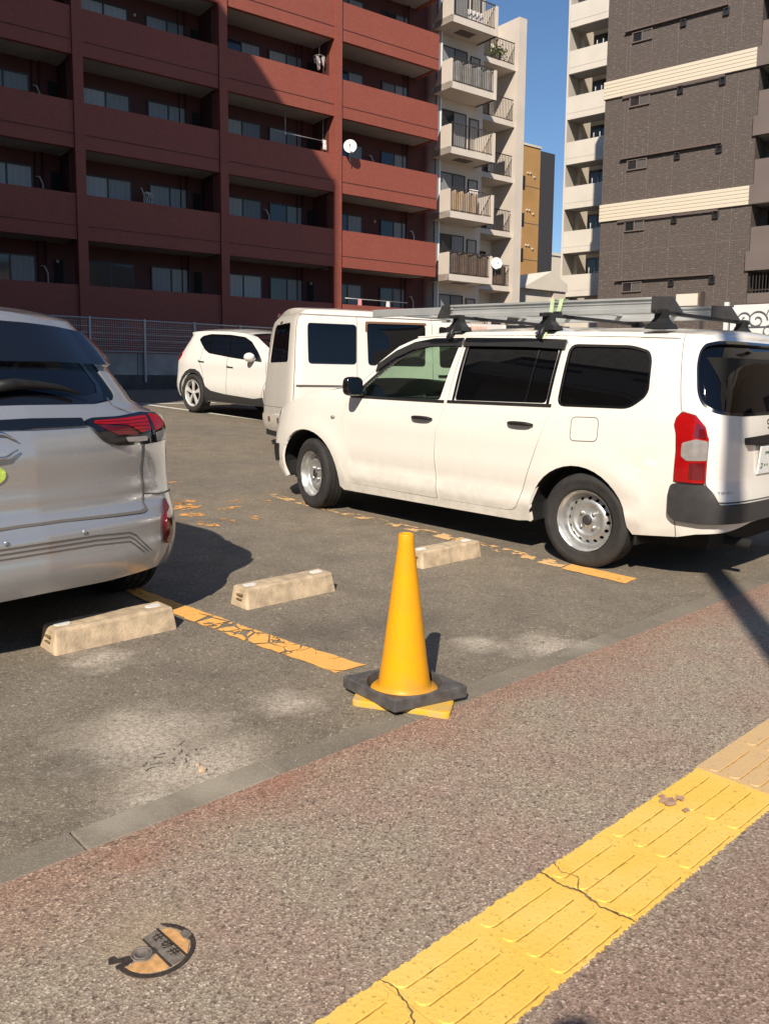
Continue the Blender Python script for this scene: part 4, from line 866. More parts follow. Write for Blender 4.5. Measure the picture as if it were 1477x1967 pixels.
arch_ = lambda c, r: [(c+r*math.cos(a), .32+r*math.sin(a)) for a in [R(x) for x in (196, 180, 160, 140, 120, 100, 80, 60, 40, 20, 0, -16)]]
lowm = [(0, .24), (.8, .22)]+arch_(c1, .385)+[(c1+.42, .20), (c2-.42, .20)]+arch_(c2, .385)+[(c2+.40, .27), (4.97, .335), (5.31, .328), (L, .335)]
topm = [(s, z_(s)) for s in (0, .4, .7, 1.0, 1.2, 1.4, 1.55, 1.7, 1.9, 2.1, 2.3, 2.5, 2.7, 3.1, 3.6, 4.0, 4.4, 4.7, 4.9, 5.05, 5.2, L)]
rgm = [(L, 1.418), (5.494, 1.415), (5.329, 1.414), (5.11, 1.402), (5.01, 1.373), (4.965, 1.333), (4.955, 1.240), (4.955, 1.115), (5.00, 1.088), (5.16, 1.074), (L, 1.078)]
rgo = sym(rgm, L, .02)
sw1 = fillet([(1.95, 1.06), (2.35, 1.33), (2.75, 1.43), (4.55, 1.42), (4.80, 1.30), (4.72, 1.10)], .04, 3)
panel(WM, 'body', M['silver'], MP, half_outline(lowm, topm, L), [rgo, sw1, mir(sw1, L)], step=.036, edge=.025, skirt=.03)
panel(WM, 'rear_window', M['nglass'], MP, inset(rgo, -.012), off=-.006, skirt=0, step=.08)
panel(WM, 'spoiler', M['gloss_black'], MP, sym([(L, 1.425), (5.494, 1.422), (5.329, 1.420), (5.08, 1.410), (4.90, 1.395), (4.82, 1.345), (4.83, 1.250), (4.94, 1.244), (5.306, 1.254), (L, 1.252)], L, .015), off=.028, skirt=.035, step=.06)
ribbon(WM, 'window_border', M['gloss_black'], MP, [(5.055, 1.232), (5.04, 1.15), (5.08, 1.104), (5.20, 1.09), (L, 1.096), (2*L-5.20, 1.09), (2*L-5.08, 1.104), (2*L-5.04, 1.15), (2*L-5.055, 1.232)], .035, -.003)
q = MB(); wp = [(2*L-s, z) for s, z in [(L+.14, 1.148), (5.60, 1.160), (5.50, 1.158), (5.38, 1.148), (5.27, 1.124)]]; q.tube([PE(WM, s, z, .035) for s, z in wp], [.024, .024, .018, .013, .007], 8); q.tube([PE(WM, L-.14, 1.148, .03), PE(WM, L-.14, 1.142, -.01)], .03, 10); q.build('wiper', M['blackplastic'], MP)
for f_ in (lambda p: p, lambda p: mir(p, L)):
    panel(WM, 'side_window', M['nglass'], MP, f_(inset(sw1, -.012)), off=-.006, skirt=0, step=.1)
    lampm = [(5.345, 1.012), (5.30, 1.022), (5.165, 1.023), (4.985, 1.037), (4.90, 1.027), (4.855, .975), (4.870, .900), (5.033, .893), (5.190, .900), (5.27, .925)]
    lamp = panel(WM, 'tail_lamp', M['gloss_black'], MP, f_(fillet(lampm, .012, 3)), off=.016, skirt=.018, step=.04, edge=.02)
    panel(WM, 'red_lens', M['redlens'], lamp, f_(fillet([(5.30, 1.010), (5.165, 1.013), (4.992, 1.022), (4.992, .955), (5.06, .948), (5.13, .985), (5.30, .998)], .006, 2)), off=.020, skirt=.003, step=.03, edge=.02)
    panel(WM, 'red_lens', M['redlens'], lamp, f_(fillet([(4.966, 1.028), (4.905, 1.020), (4.870, .968), (4.966, .948)], .006, 2)), off=.020, skirt=.003, step=.03, edge=.02)
    panel(WM, 'dark_lens', M['darkred'], lamp, f_(fillet([(5.29, .992), (5.13, .975), (5.075, .94), (5.20, .945)], .006, 2)), off=.019, skirt=.002, step=.03, edge=.02)
    for k in range(4): ribbon(WM, 'lens_rib', M['darkred'], lamp, f_([(5.29-.02*k, 1.004-.012*k), (5.12, 1.004-.013*k), (5.0, 1.010-.016*k)]), .0025, .0215)
    panel(WM, 'clear_lens', M['clear'], lamp, f_(fillet([(4.962, .940), (4.880, .955), (4.882, .910), (4.962, .902)], .006, 2)), off=.020, skirt=.003, step=.03, edge=.02)
    panel(WM, 'clear_lens', M['clear'], lamp, f_(fillet([(5.16, .932), (5.03, .930), (5.03, .908), (5.15, .912)], .006, 2)), off=.019, skirt=.002, step=.03, edge=.02)
    ribbon(WM, 'lamp_gap', M['gloss_black'], lamp, f_([(4.978, 1.034), (4.978, .896)]), .012, .0215)
    ribbon(WM, 'tailgate_gap', M['seam'], MP, f_([(5.045, 1.10), (5.035, .896), (5.044, .783), (5.034, .66), (5.060, .606), (5.10, .600), (5.491, .612), (L, .612)]), .009, .004)
    ribbon(WM, 'bumper_gap', M['seam'], MP, f_([(5.036, .668), (4.93, .655), (4.80, .655)]), .007, .004)
    panel(WM, 'reflector', M['darkred'], MP, f_(fillet([(4.915, .640), (4.952, .592), (4.972, .565), (4.984, .437), (4.935, .427), (4.905, .47)], .01, 2)), off=.014, skirt=.02, step=.03, edge=.02)
    for dz in (0, .019, .039): ribbon(WM, 'bumper_groove', M['seam'], MP, f_([(L, .541-dz), (5.37, .538-dz), (5.20, .525-dz), (5.165+dz*.3, .508-dz), (5.085+dz*1.1, .425)]), .0055, .0025)
    q = MB(); p = f_([(5.423, .562)])[0]; c = Vector(PE(WM, p[0], p[1], .002)); q.lathe([(.001, .003), (.009, .003), (.010, 0)], 16, Matrix.Translation(c) @ Matrix.Rotation(R(-90), 4, 'Y')); q.build('parking_sensor', M['silver'], MP)
    hl = fillet([(.55, .84), (.95, .92), (1.05, .88), (.8, .78), (.5, .74)], .02, 3); panel(WM, 'headlamp', M['clear'], MP, f_(hl), off=.006, skirt=.008, step=.05)
    ribbon(WM, 'door_gap', M['seam'], MP, f_([(2.0, .28), (1.95, .7), (2.0, 1.06)]), .006, .001); ribbon(WM, 'door_gap', M['seam'], MP, f_([(3.0, 1.42), (2.98, .28)]), .006, .001); ribbon(WM, 'door_gap', M['seam'], MP, f_([(4.0, 1.42), (3.95, .9), (3.75, .7)]), .006, .001)
panel(WM, 'light_bar', M['gloss_black'], MP, sym([(L, 1.028), (5.345, 1.023), (5.34, .990), (L, .988)], L, .005), off=.010, skirt=.01, step=.04)
for z0, h in ((.968, .022), (.885, .018)):   # ends of the chrome emblem at the tailgate centre
    q = MB(); pts = [PE(WM, L-.17+.105*math.cos(a), .928+.052*math.sin(a), .012) for a in [R(x) for x in ((20, 60, 100, 140, 180) if z0 > .93 else (-20, -60, -100, -140, -180))]]
    q.tube(pts, [.003, .006, .007, .006, .003], 8); q.build('emblem', M['chrome'], MP)
M['lime'] = mat('lime_sticker', (.55, .72, .12), .5, noise=(50, .3))
panel(WM, 'round_sticker', M['lime'], MP, [(L-.175+.055*math.cos(a), .815+.038*math.sin(a)) for a in [2*math.pi*k/24 for k in range(24)]], off=.006, skirt=.002, step=.03)
cap(WM, 'bonnet', M['silver'], MP, rng(.003, 1.5, 20), z_, lin([(0, .03), (1.5, .05)]), lin([(0, 0), (.9, .05), (1.5, .35)]))
cap(WM, 'windscreen', M['nglass'], MP, rng(1.5, 2.4, 12), z_, lin([(1.5, .05), (2.4, .05)]), lin([(1.5, .35), (2.4, .05)]))
cap(WM, 'roof', M['silver'], MP, rng(2.4, L-.003, 40), z_, lin([(2.4, .04), (3.2, .045), (4.6, .04), (5.2, .03), (L, .003)]), lin([(2.4, .05), (2.9, 0)]))
for s_ in (1, -1):
    for cx, c in ((3.5, c1), (.80, c2)):
        wl = MB(); pts = arch_(c, .385); A = [WM.P(s, z, -.004, s_) for s, z in pts]; B = [(a[0], a[1]-s_*.36, a[2]) for a in A]; n_ = len(A)
        wl.add(A+B, [(i, i+1, n_+i+1, n_+i) for i in range(n_-1)]); wl.box(cx-.44, cx+.44, s_*.50-.01, s_*.50+.01, .22, .74); wl.build('wheel_housing', M['dark'], MP)
    for x in (.80, 3.5): wheel(MP, x, s_*.77, .315+.05, .320, .20, 0, 'alloy', s_, .215)
ub = MB(); ub.box(.50, 4.1, -.55, .55, .34, .46); ub.box(.5, 3.3, -.55, .55, .46, 1.1); ub.build('underbody', M['dark'], MP)
MP.scale = (1.05, 1.05, 1.05)
# ---------------------------------------------------------------- white SUV in the back row
SV = empty('white_suv', (-3.07, 16.46, .495), -44, -.028, 'small white SUV with black wheel arches parked by the far fence', 'car')
WS = Wrap(plan=[(3.6, 0), (3.56, .4), (3.42, .7), (3.15, .87), (2.7, .93), (1.3, .92), (0, .93), (-.4, .91), (-.66, .84), (-.80, .62), (-.85, .3), (-.86, 0)],
 side=[(.2, .08), (.32, .03), (.5, .0), (.75, .02), (.95, .03), (1.08, .07), (1.3, .16), (1.5, .27), (1.58, .34), (1.63, .48)],
 rear=[(.25, .1), (.4, 0), (.7, 0), (1.0, .02), (1.1, .10), (1.3, .24), (1.45, .32), (1.52, .20), (1.6, .3)],
 front=[(.2, .08), (.35, 0), (.55, 0), (.85, .06), (.98, .2), (1.1, .5)], gr=.7)
L = WS.L[-1]; z_ = lin([(0, .86), (.7, .92), (1.3, 1.0), (1.75, 1.06), (2.1, 1.22), (2.55, 1.42), (2.85, 1.49), (3.4, 1.53), (4.2, 1.54), (4.6, 1.525), (4.85, 1.51), (L, 1.51)])
cf, cr = WS.s_at(2.70), WS.s_at(0.)
def arch2(c, r, cz=.35): return [(c+r*math.cos(a), cz+r*math.sin(a)) for a in [R(x) for x in (200, 180, 160, 140, 120, 100, 80, 60, 40, 20, 0, -20)]]
lows = [(0, .22), (.7, .22)]+arch2(cf, .40)+[(cf+.45, .22), (cr-.45, .22)]+arch2(cr, .40)+[(cr+.45, .28), (L, .32)]
tops = [(s, z_(s)) for s in (0, .4, .7, 1.0, 1.3, 1.55, 1.75, 1.9, 2.1, 2.3, 2.55, 2.7, 2.85, 3.1, 3.4, 3.8, 4.2, 4.6, 4.85, 5.1, L)]
wns = fillet([(2.09, 1.00), (2.30, 1.17), (2.57, 1.335), (2.83, 1.42), (3.31, 1.462), (3.93, 1.475), (4.17, 1.440), (4.235, 1.385), (3.93, 1.195), (3.76, 1.130), (3.05, 1.065)], .035, 3)
rgs = sym([(L, 1.42), (5.2, 1.415), (5.12, 1.38), (5.1, 1.15), (5.15, 1.10), (L, 1.10)], L, .03)
panel(WS, 'body', M['white2'], SV, half_outline(lows, tops, L), [wns, mir(wns, L), rgs], step=.1, edge=.06, skirt=.03)
panel(WS, 'rear_window', M['nglass'], SV, inset(rgs, -.01), off=-.006, skirt=0, step=.15)
for f_ in (lambda p: p, lambda p: mir(p, L)):
    panel(WS, 'side_window', M['nglass'], SV, f_(inset(wns, -.012)), off=-.008, skirt=0, step=.12)
    for l_ in ([(3.93, 1.475), (3.79, 1.14)], [(3.30, 1.46), (3.14, 1.07)]): ribbon(WS, 'window_pillar', M['gloss_black'], SV, f_(l_), .045, .0)
    ribbon(WS, 'window_surround', M['gloss_black'], SV, f_(wns+[wns[0]]), .02, .002)
    sill = fillet([(2.02, .38), (2.05, .22), (3.75, .24), (3.80, .52), (3.60, .43), (3.2, .385), (2.3, .345)], .02, 2)
    panel(WS, 'sill_cladding', M['greyplastic'], SV, f_(sill), off=.012, skirt=.012, step=.08)
    for c in (cf, cr):
        a1 = arch2(c, .475); a2 = arch2(c, .405); panel(WS, 'arch_cladding', M['greyplastic'], SV, f_(a1+list(reversed(a2))), off=.012, skirt=.012, step=.08)
    panel(WS, 'tail_lamp', M['redlens'], SV, f_(fillet([(4.72, 1.07), (4.90, 1.17), (5.00, 1.17), (4.98, .96), (4.80, .97)], .02, 2)), off=.012, skirt=.014, step=.05)
    panel(WS, 'headlamp', M['clear'], SV, f_(fillet([(.75, .88), (1.15, .95), (1.10, .84), (.75, .76)], .02, 2)), off=.008, skirt=.01, step=.05)
    for s0, z0 in ((4.02, .985), (3.10, .905)):
        q = MB(); p = f_([(s0, z0)])[0]; p2 = f_([(s0-.17, z0-.005)])[0]; q.tube([PE(WS, *p, .02), PE(WS, *p2, .02)], .014, 8); q.build('handle', M['white2'], SV); ribbon(WS, 'handle_shade', M['seam'], SV, f_([(s0+.02, z0-.03), (s0-.18, z0-.035)]), .018, .002)
    for l_ in ([(1.98, 1.0), (1.93, .7), (2.08, .36)], [(3.13, 1.06), (3.10, .38)], [(4.0, 1.22), (3.98, .93), (3.80, .62)]): ribbon(WS, 'door_gap', M['seam'], SV, f_(l_), .008, .0015)
    q = MB(); import bmesh; bm = bmesh.new(); bmesh.ops.create_icosphere(bm, subdivisions=2, radius=1)
    p = Vector(PE(WS, *f_([(2.36, 1.07)])[0], .10))
    q.bm(bm, Matrix.Translation(p) @ Matrix.Diagonal((.09, .11, .085, 1)), True); bm.free(); q.tube([tuple(p), PE(WS, *f_([(2.30, 1.03)])[0], 0)], .03, 6); q.build('wing_mirror', M['white2'], SV)
cap(WS, 'bonnet', M['white2'], SV, rng(.003, 1.75, 16), z_, lin([(0, .03), (1.75, .05)]), lin([(0, 0), (1, .05), (1.75, .32)]), m_=12)
cap(WS, 'windscreen', M['nglass'], SV, rng(1.75, 2.75, 12), z_, lin([(1.75, .05), (2.75, .05)]), lin([(1.75, .32), (2.75, .06)]), .92, 12)
for a, b in ((1., .92), (-.92, -1.)): cap(WS, 'a_pillar', M['white2'], SV, rng(1.75, 2.75, 10), z_, lin([(1.75, .05), (2.75, .05)]), lin([(1.75, .32), (2.75, .06)]), a, 2, c1=b)
cap(WS, 'roof', M['white2'], SV, rng(2.75, L-.003, 30), z_, lin([(2.75, .05), (3.4, .07), (4.6, .06), (L, .03)]), lin([(2.75, .06), (3.1, 0)]), m_=12)
for s_ in (1, -1):
    for cx, c in ((2.7, cf), (0, cr)):
        wl = MB(); A = [WS.P(s, z, -.004, s_) for s, z in arch2(c, .40)]; B = [(a[0], a[1]-s_*.36, a[2]) for a in A]; n_ = len(A)
        wl.add(A+B, [(i, i+1, n_+i+1, n_+i) for i in range(n_-1)]); wl.box(cx-.44, cx+.44, s_*.55-.01, s_*.55+.01, .25, .76); wl.build('wheel_housing', M['dark'], SV)
    for x in (0, 2.7): wheel(SV, x, s_*.81, .355, .36, .23, 0, 'alloy', s_, .255)
ub = MB(); ub.box(-.6, 3.3, -.62, .62, .26, .45); ub.build('underbody', M['dark'], SV)
# ---------------------------------------------------------------- white kei van behind the estate
KV = empty('kei_van', (-1.47, 11.03, .19), 23, 0., 'boxy cream white microvan with dark windows, standing behind the estate van', 'van')
WK = Wrap(plan=[(3.4, 0), (3.37, .4), (3.25, .62), (3.0, .72), (2.4, .74), (.6, .74), (.2, .735), (.05, .71), (0, .6), (-.01, .3), (-.01, 0)],
 side=[(.2, .05), (.35, .01), (.5, 0), (.9, .0), (1.05, .02), (1.6, .075), (1.75, .10), (1.82, .14), (1.88, .22), (1.92, .4)],
 rear=[(.2, .05), (.35, 0), (.6, 0), (.9, .02), (1.6, .1), (1.75, .14), (1.84, .2), (1.9, .3)],
 front=[(.2, .05), (.35, 0), (.9, .02), (1.1, .25), (1.7, .7), (1.9, .9)], gr=.4)
L = WK.L[-1]; z_ = lin([(0, .95), (.75, 1.0), (1.0, 1.10), (1.3, 1.45), (1.6, 1.78), (1.9, 1.85), (3.2, 1.87), (L-.5, 1.86), (L, 1.85)])
cf, cr = WK.s_at(2.75), WK.s_at(.55)
arch3 = lambda c: [(c+.33*math.cos(a), .28+.33*math.sin(a)) for a in [R(x) for x in (195, 180, 150, 120, 90, 60, 30, 0, -15)]]
lowk = [(0, .2), (.6, .2)]+arch3(cf)+[(cf+.36, .2), (cr-.36, .2)]+arch3(cr)+[(cr+.36, .24), (L, .26)]
topk = [(s, z_(s)) for s in (0, .4, .75, .9, 1.0, 1.15, 1.3, 1.45, 1.6, 1.75, 1.9, 2.5, 3.2, 3.7, 4.0, 4.2, 4.4, L)]
k1 = fillet([(3.74, 1.680), (3.035, 1.675), (3.050, 1.172), (3.705, 1.176)], .045, 4); k2 = fillet([(2.88, 1.70), (2.045, 1.704), (2.063, 1.158), (2.874, 1.165)], .045, 4)
k3 = fillet([(1.83, 1.69), (1.55, 1.66), (1.32, 1.20), (1.34, 1.14), (1.83, 1.15)], .04, 3)
kr = sym([(L, 1.70), (4.24, 1.70), (4.19, 1.66), (4.145, 1.22), (4.18, 1.19), (L, 1.19)], L, .03)
panel(WK, 'body', M['kei'], KV, half_outline(lowk, topk, L), [k1, k2, k3, mir(k1, L), mir(k2, L), mir(k3, L), kr], step=.1, edge=.06, skirt=.025)
M['visor'] = mat('amber_visor', (.20, .10, .05), .3, coat=.5)
for f_ in (lambda p: p, lambda p: mir(p, L)):
    for nm, k in (('quarter_window', k1), ('sliding_door_window', k2), ('front_window', k3)): panel(WK, nm, M['bglass'], KV, f_(inset(k, -.01)), off=-.008, skirt=0, step=.15); ribbon(WK, 'window_seal', M['gloss_black'], KV, f_(k+[k[0]]), .014, .001)
    ribbon(WK, 'wind_deflector', M['visor'], KV, f_([(2.90, 1.60), (2.895, 1.715), (2.03, 1.72)]), .028, .012)
    panel(WK, 'slide_rail', M['seam'], KV, f_([(3.882, .905), (3.045, .898), (3.045, .872), (3.882, .878)]), off=.003, skirt=.004, step=0)
    for l_ in ([(3.022, 1.78), (3.03, 1.3), (3.040, .89), (3.03, .5), (2.99, .3)], [(3.97, 1.80), (3.92, 1.2), (3.90, .4)], [(1.94, 1.80), (1.95, .3)], [(1.23, 1.2), (1.3, .5)], [(4.6, .6), (3.9, .6)]): ribbon(WK, 'panel_gap', M['seam'], KV, f_(l_), .006, .001)
    ribbon(WK, 'roof_gutter', M['seam'], KV, f_([(1.4, 1.775), (3.97, 1.80)]), .008, .001)
    q = MB(); q.tube([PE(WK, *f_([(1.87, 1.03)])[0], .02), PE(WK, *f_([(1.73, 1.03)])[0], .02)], .014, 8); q.build('handle', M['blackplastic'], KV)
    panel(WK, 'tail_lamp', M['darkred'], KV, f_([(4.34, .46), (4.44, .46), (4.44, .40), (4.34, .40)]), off=.018, skirt=.012, step=.1)
    panel(WK, 'headlamp', M['clear'], KV, f_([(.45, .82), (.85, .86), (.85, .62), (.45, .64)]), off=.008, skirt=.01, step=.1)
    q = MB(); q.bbox(-.06, .06, -.03, .03, -.12, .12, .02, Matrix.Translation(PE(WK, *f_([(1.12, 1.28)])[0], .12))); q.build('wing_mirror', M['kei'], KV)
panel(WK, 'rear_window', M['bglass'], KV, inset(kr, -.01), off=-.006, skirt=0, step=.15)
panel(WK, 'rear_bumper', M['kei'], KV, sym([(L, .50), (4.1, .50), (3.95, .48), (3.95, .28), (L, .26)], L, .02), off=.012, skirt=.012, step=.1)
q = MB(); q.bbox(-.02, .0, -.05, .05, 0, .03, .005, Matrix.Translation((.06, 0, 1.80))); q.build('brake_lamp', M['darkred'], KV)
cap(WK, 'windscreen', M['bglass'], KV, rng(.75, 1.6, 10), z_, lin([(.75, .02), (1.6, .03)]), lin([(.75, .12), (1.6, .05)]), m_=12)
cap(WK, 'nose', M['kei'], KV, rng(.003, .75, 8), z_, lin([(0, .02), (.75, .02)]), lin([(0, 0), (.75, .12)]), m_=10)
cap(WK, 'roof', M['kei'], KV, rng(1.6, L-.003, 30), z_, lin([(1.6, .03), (2.2, .05), (L-.4, .045), (L, .005)]), lin([(1.6, .05), (2, 0)]), m_=12)
for s_ in (1, -1):
    for x in (.55, 2.75): wheel(KV, x, s_*.655, .27, .272, .15, 0, 'steel', s_, .17)
ub = MB(); ub.box(.0, 3.2, -.48, .48, .2, .45); ub.build('underbody', M['dark'], KV)
# ---------------------------------------------------------------- buildings: local x along the facade, y away from the camera, z up
def part(name, m, parent, boxes, b=0):
    q = MB()
    for bx in boxes: (q.bbox(*bx, b) if b else q.box(*bx))
    return q.build(name, m, parent)
rb = random.Random(11)
# window prototype: frame with a mullion and two panes; each window is a part, its panes sub-parts
def window(parent, x0, x1, y, z0, z1, cur=None, split=2, fr=None, name='window', mull=.5, dep=.05):
    t = .045; bs = [(x0, x1, y-dep, y, z1-t, z1), (x0, x1, y-dep, y, z0, z0+t), (x0, x0+t, y-dep, y, z0+t, z1-t), (x1-t, x1, y-dep, y, z0+t, z1-t)]
    xm = [x0+(x1-x0)*k/split for k in range(1, split)] if split != 2 else [x0+(x1-x0)*mull]
    for x in xm: bs.append((x-t*.6, x+t*.6, y-dep+.006, y-.004, z0+t, z1-t))
    f = part(name, fr or M['frame'], parent, bs); ed = [x0]+xm+[x1]
    for i in range(len(ed)-1):
        c = cur[i % len(cur)] if cur else rb.choice(CUR[:3]+CUR[:2]+[CUR[3]])
        part('pane', c, f, [(ed[i]+t*.7, ed[i+1]-t*.7, y-.03, y-.022, z0+t, z1-t)])
    return f
# ---- red apartment building
RB = empty('red_apartment_building', (-7.6, 27., 0), 37.3, label='dark red tiled apartment block with long solid balconies', cat='building')
cols = [-6.95, -2.12, 2.65, 7.26]; TOPZ = [3.92+2.70*k for k in range(0, 7)]; XL, XR = -11.6, 12.12
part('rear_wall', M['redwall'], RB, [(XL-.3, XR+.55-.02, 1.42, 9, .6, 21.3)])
part('side_wall', M['red'], RB, [(XR+.535, XR+.63, 1.43, 9.2, .6, 21.4)])
part('roof', M['cdark'], RB, [(XL-.4, XR+.62, -.1, 9.3, 21.45, 21.8)])
part('plinth_wall', M['red'], RB, [(XL, XR-.02, .07, .24, .6, 3.9)])
for c in cols: part('column', M['red'], RB, [(c-.15, c+.15, -.03, .40, .6, 21.3)])
seg = [(XL, cols[0]-.155), (cols[0]+.155, cols[1]-.155), (cols[1]+.155, cols[2]-.155), (cols[2]+.155, cols[3]-.155), (cols[3]+.155, XR)]
for k, zt_ in enumerate(TOPZ):
    for si, (a, b) in enumerate(seg):
        if k == 0: 
            continue
        z0 = zt_-1.36
        bal = part('balcony', M['red'], RB, [(a, b, .04, .20, z0, zt_)]+([(b-.16, b, .20, 1.40, z0, zt_-.0)] if si == 4 else []))
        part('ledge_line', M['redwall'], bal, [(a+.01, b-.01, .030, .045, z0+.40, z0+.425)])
        part('slab', M['soffit'], bal, [(a, b-(.17 if si == 4 else 0), .205, 1.415, z0+.03, z0+.20)])
        for s0, s1 in ((b-.05, b),) if si < 4 else ():
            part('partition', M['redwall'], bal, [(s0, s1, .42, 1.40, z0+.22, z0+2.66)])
    # windows on the rear wall
    zf = zt_-1.10
    for si, xs in enumerate([((-10.6, -9.1), (-8.7, -7.5)), ((-6.5, -5.1), (-4.66, -3.16)), ((-1.62, -.04), (.56, 2.01)), ((3.28, 4.81), (5.14, 6.62)), ((7.95, 9.36), (10.27, 11.62))]):
        if k > 5: continue
        for xi, (x0, x1) in enumerate(xs):
            cur = rb.choice([None, None, [CUR[0], CUR[2]], [CUR[3], CUR[0]], [CUR[4], CUR[2]], [CUR[1], CUR[1]]])
            if k == 0 and si == 2 and xi == 0: cur = [CUR[3], CUR[3]]
            elif k == 0 and si == 2: cur = [CUR[0], CUR[4]]
            elif si == 4: cur = rb.choice([[CUR[3], CUR[2]], [CUR[2], CUR[0]], [CUR[3], CUR[0]]])
            elif si == 2 and k in (1, 2): cur = [[CUR[1], CUR[0]], [CUR[0], CUR[0]]][xi]
            window(RB, x0, x1, 1.415, zf+.02, zf+2.02, cur)
        # dark service niche and pipes by each party wall
        xe = [-7.3, -2.55, 2.2, 6.85, 11.9][si]
        if si < 4: part('niche', M['dark'], RB, [(xe-.05, xe+.22, 1.39, 1.416, zf+.02, zf+1.95)])
        q = MB(); q.tube([(xe-.30, 1.34, zf), (xe-.30, 1.34, zf+2.5)], .035, 6); q.tube([(xe-.52, 1.36, zf), (xe-.52, 1.36, zf+2.5)], .018, 6); q.build('drain_pipe', M['redwall'], RB)
# pale air-conditioner hoses
M['hose'] = mat('pale_hose', (.50, .46, .42), .7)
for x, k in ((-2.95, 3), (-2.95, 1), (-2.9, 0), (5.0, 1), (5.0, 4), (9.75, 2), (11.9, 1), (11.9, 0), (9.6, 4), (-2.95, 2)):
    zf = TOPZ[k]-1.1; q = MB(); q.tube([(x-.12, 1.36, zf+1.72), (x-.02, 1.30, zf+1.70), (x+.06, 1.28, zf+1.5), (x+.07, 1.28, zf+.9)], .028, 8); q.build('pipe_cover', M['hose'], RB)
for x, k in ((.2, 3), (10.0, 1), (-2.5, 0), (6.95, 0), (-.1, 5)):
    q = MB(); q.lathe([(.001, .05), (.04, .045), (.055, 0)], 14, Matrix.Translation((x, 1.40, TOPZ[k]-1.1+1.9)) @ Matrix.Rotation(R(90), 4, 'X')); q.build('vent_cap', M['hose'], RB)
BM = Matrix.Translation(RB.location) @ RB.rotation_euler.to_matrix().to_4x4()
def rbt(name, loc, label, cat, group=None): return empty(name, BM @ Vector(loc), 37.3, label=label, cat=cat, group=group)
def dish(name, P_, rz, r, label, rim=None):
    d = empty(name, P_, rz, label=label, cat='satellite dish'); q = MB(); Mx = Matrix.Rotation(R(78), 4, 'X')
    q.lathe([(.001, -.02), (r*.5, -.005), (r, .04), (r*1.03, .045), (r*1.0, .03), (r*.5, -.02), (.001, -.035)], 32, Mx @ Matrix.Diagonal((1, 1.06, 1, 1))); q.build('reflector_dish', M['plate'], d)
    q = MB(); a = Mx @ Vector((0, -r, .03)); b = Mx @ Vector((0, -r*.3, .30)); q.tube([tuple(a), tuple(b)], .010, 6); q.lathe([(.001, .03), (.03, .03), (.03, -.04), (.001, -.04)], 10, Matrix.Translation(b)); q.build('receiver_arm', M['galv'], d)
    q = MB(); q.tube([(0, .04, 0), (0, .10, -.1), (0, .10, -.5)], .018, 8); q.build('mount', M['galv'], d); return d
dish('satellite_dish', BM @ Vector((7.66, -.20, 9.62)), 0, .235, 'white satellite dish on the sunlit red balcony beside the column')
q = MB(); 
def coil(parent_loc, label):
    c = rbt('hose_coil', parent_loc, label, 'hose'); q = MB()
    for dx in (0, .07, .13): q.tube([(dx+.10*math.cos(a), .02*dx, .24*math.sin(a)) for a in [2*math.pi*i/16 for i in range(17)]], .022, 6)
    q.tube([(-.08, 0, .1), (-.16, 0, .32), (-.2, 0, .36)], .02, 6); q.build('hose', M['hose'], c)
coil((.30, .95, 6.62+.30), 'coiled pale hose hanging on a shaded red balcony, middle storey')
M['steelpole'] = mat('pole_steel', (.48, .46, .44), .35, .4); M['cloth'] = mat('white_cloth', (.72, .66, .64), .8, noise=(8, .2)); M['pinkcloth'] = mat('pink_towel', (.72, .30, .30), .9)
def laundry_pole(x0, x1, y, z, label, hang=True, zt2=None):
    c = rbt('laundry_pole', ((x0+x1)/2, y, z), label, 'laundry pole'); h = (x1-x0)/2; q = MB(); q.tube([(-h, 0, 0), (h, 0, 0)], .018, 8); q.build('rod', M['steelpole'], c)
    if hang:
        for x in (-h*.55, h*.95): q = MB(); q.tube([(x, 0, -.02), (x, 0, zt2 or 1.2)], .014, 6); q.bbox(x-.03, x+.03, -.03, .03, -.08, .05, .01); q.build('hanger', M['steelpole'], c)
    return c
laundry_pole(4.9, 7.05, .62, 9.33+.55, 'laundry rod on hangers in front of the upper left windows, third balcony', True, .95)
laundry_pole(7.55, 10.9, .35, 4.16, 'long laundry rod low on the sunlit right bay, just above the van roofs', False)
def cloth(name, x, y, z, w_, h_, m, label):
    nx, nz = 10, 12; q = MB(); vs = [(w_*(i/nx-.5)*(1-.1*j/nz), .02*math.sin(i*1.6+j*.2)*(.3+j/nz), -h_*j/nz+.01*math.sin(i*2.)) for j in range(nz+1) for i in range(nx+1)]
    q.add(vs, [(j*(nx+1)+i, j*(nx+1)+i+1, (j+1)*(nx+1)+i+1, (j+1)*(nx+1)+i) for j in range(nz) for i in range(nx)], True); o = q.build(name, m); o.location = BM @ Vector((x, y, z)); o.rotation_euler = (0, 0, R(37.3)); sm = o.modifiers.new('thick', 'SOLIDIFY'); sm.thickness = .012
    return tag(o, label, 'laundry')
cloth('towel', 8.52, .33, 4.15, .17, .42, M['pinkcloth'], 'small pink towel hanging from the long low laundry rod')
cloth('cloth', 9.9, .33, 4.15, .16, .22, M['cloth'], 'small white cloth at the middle of the long low laundry rod')
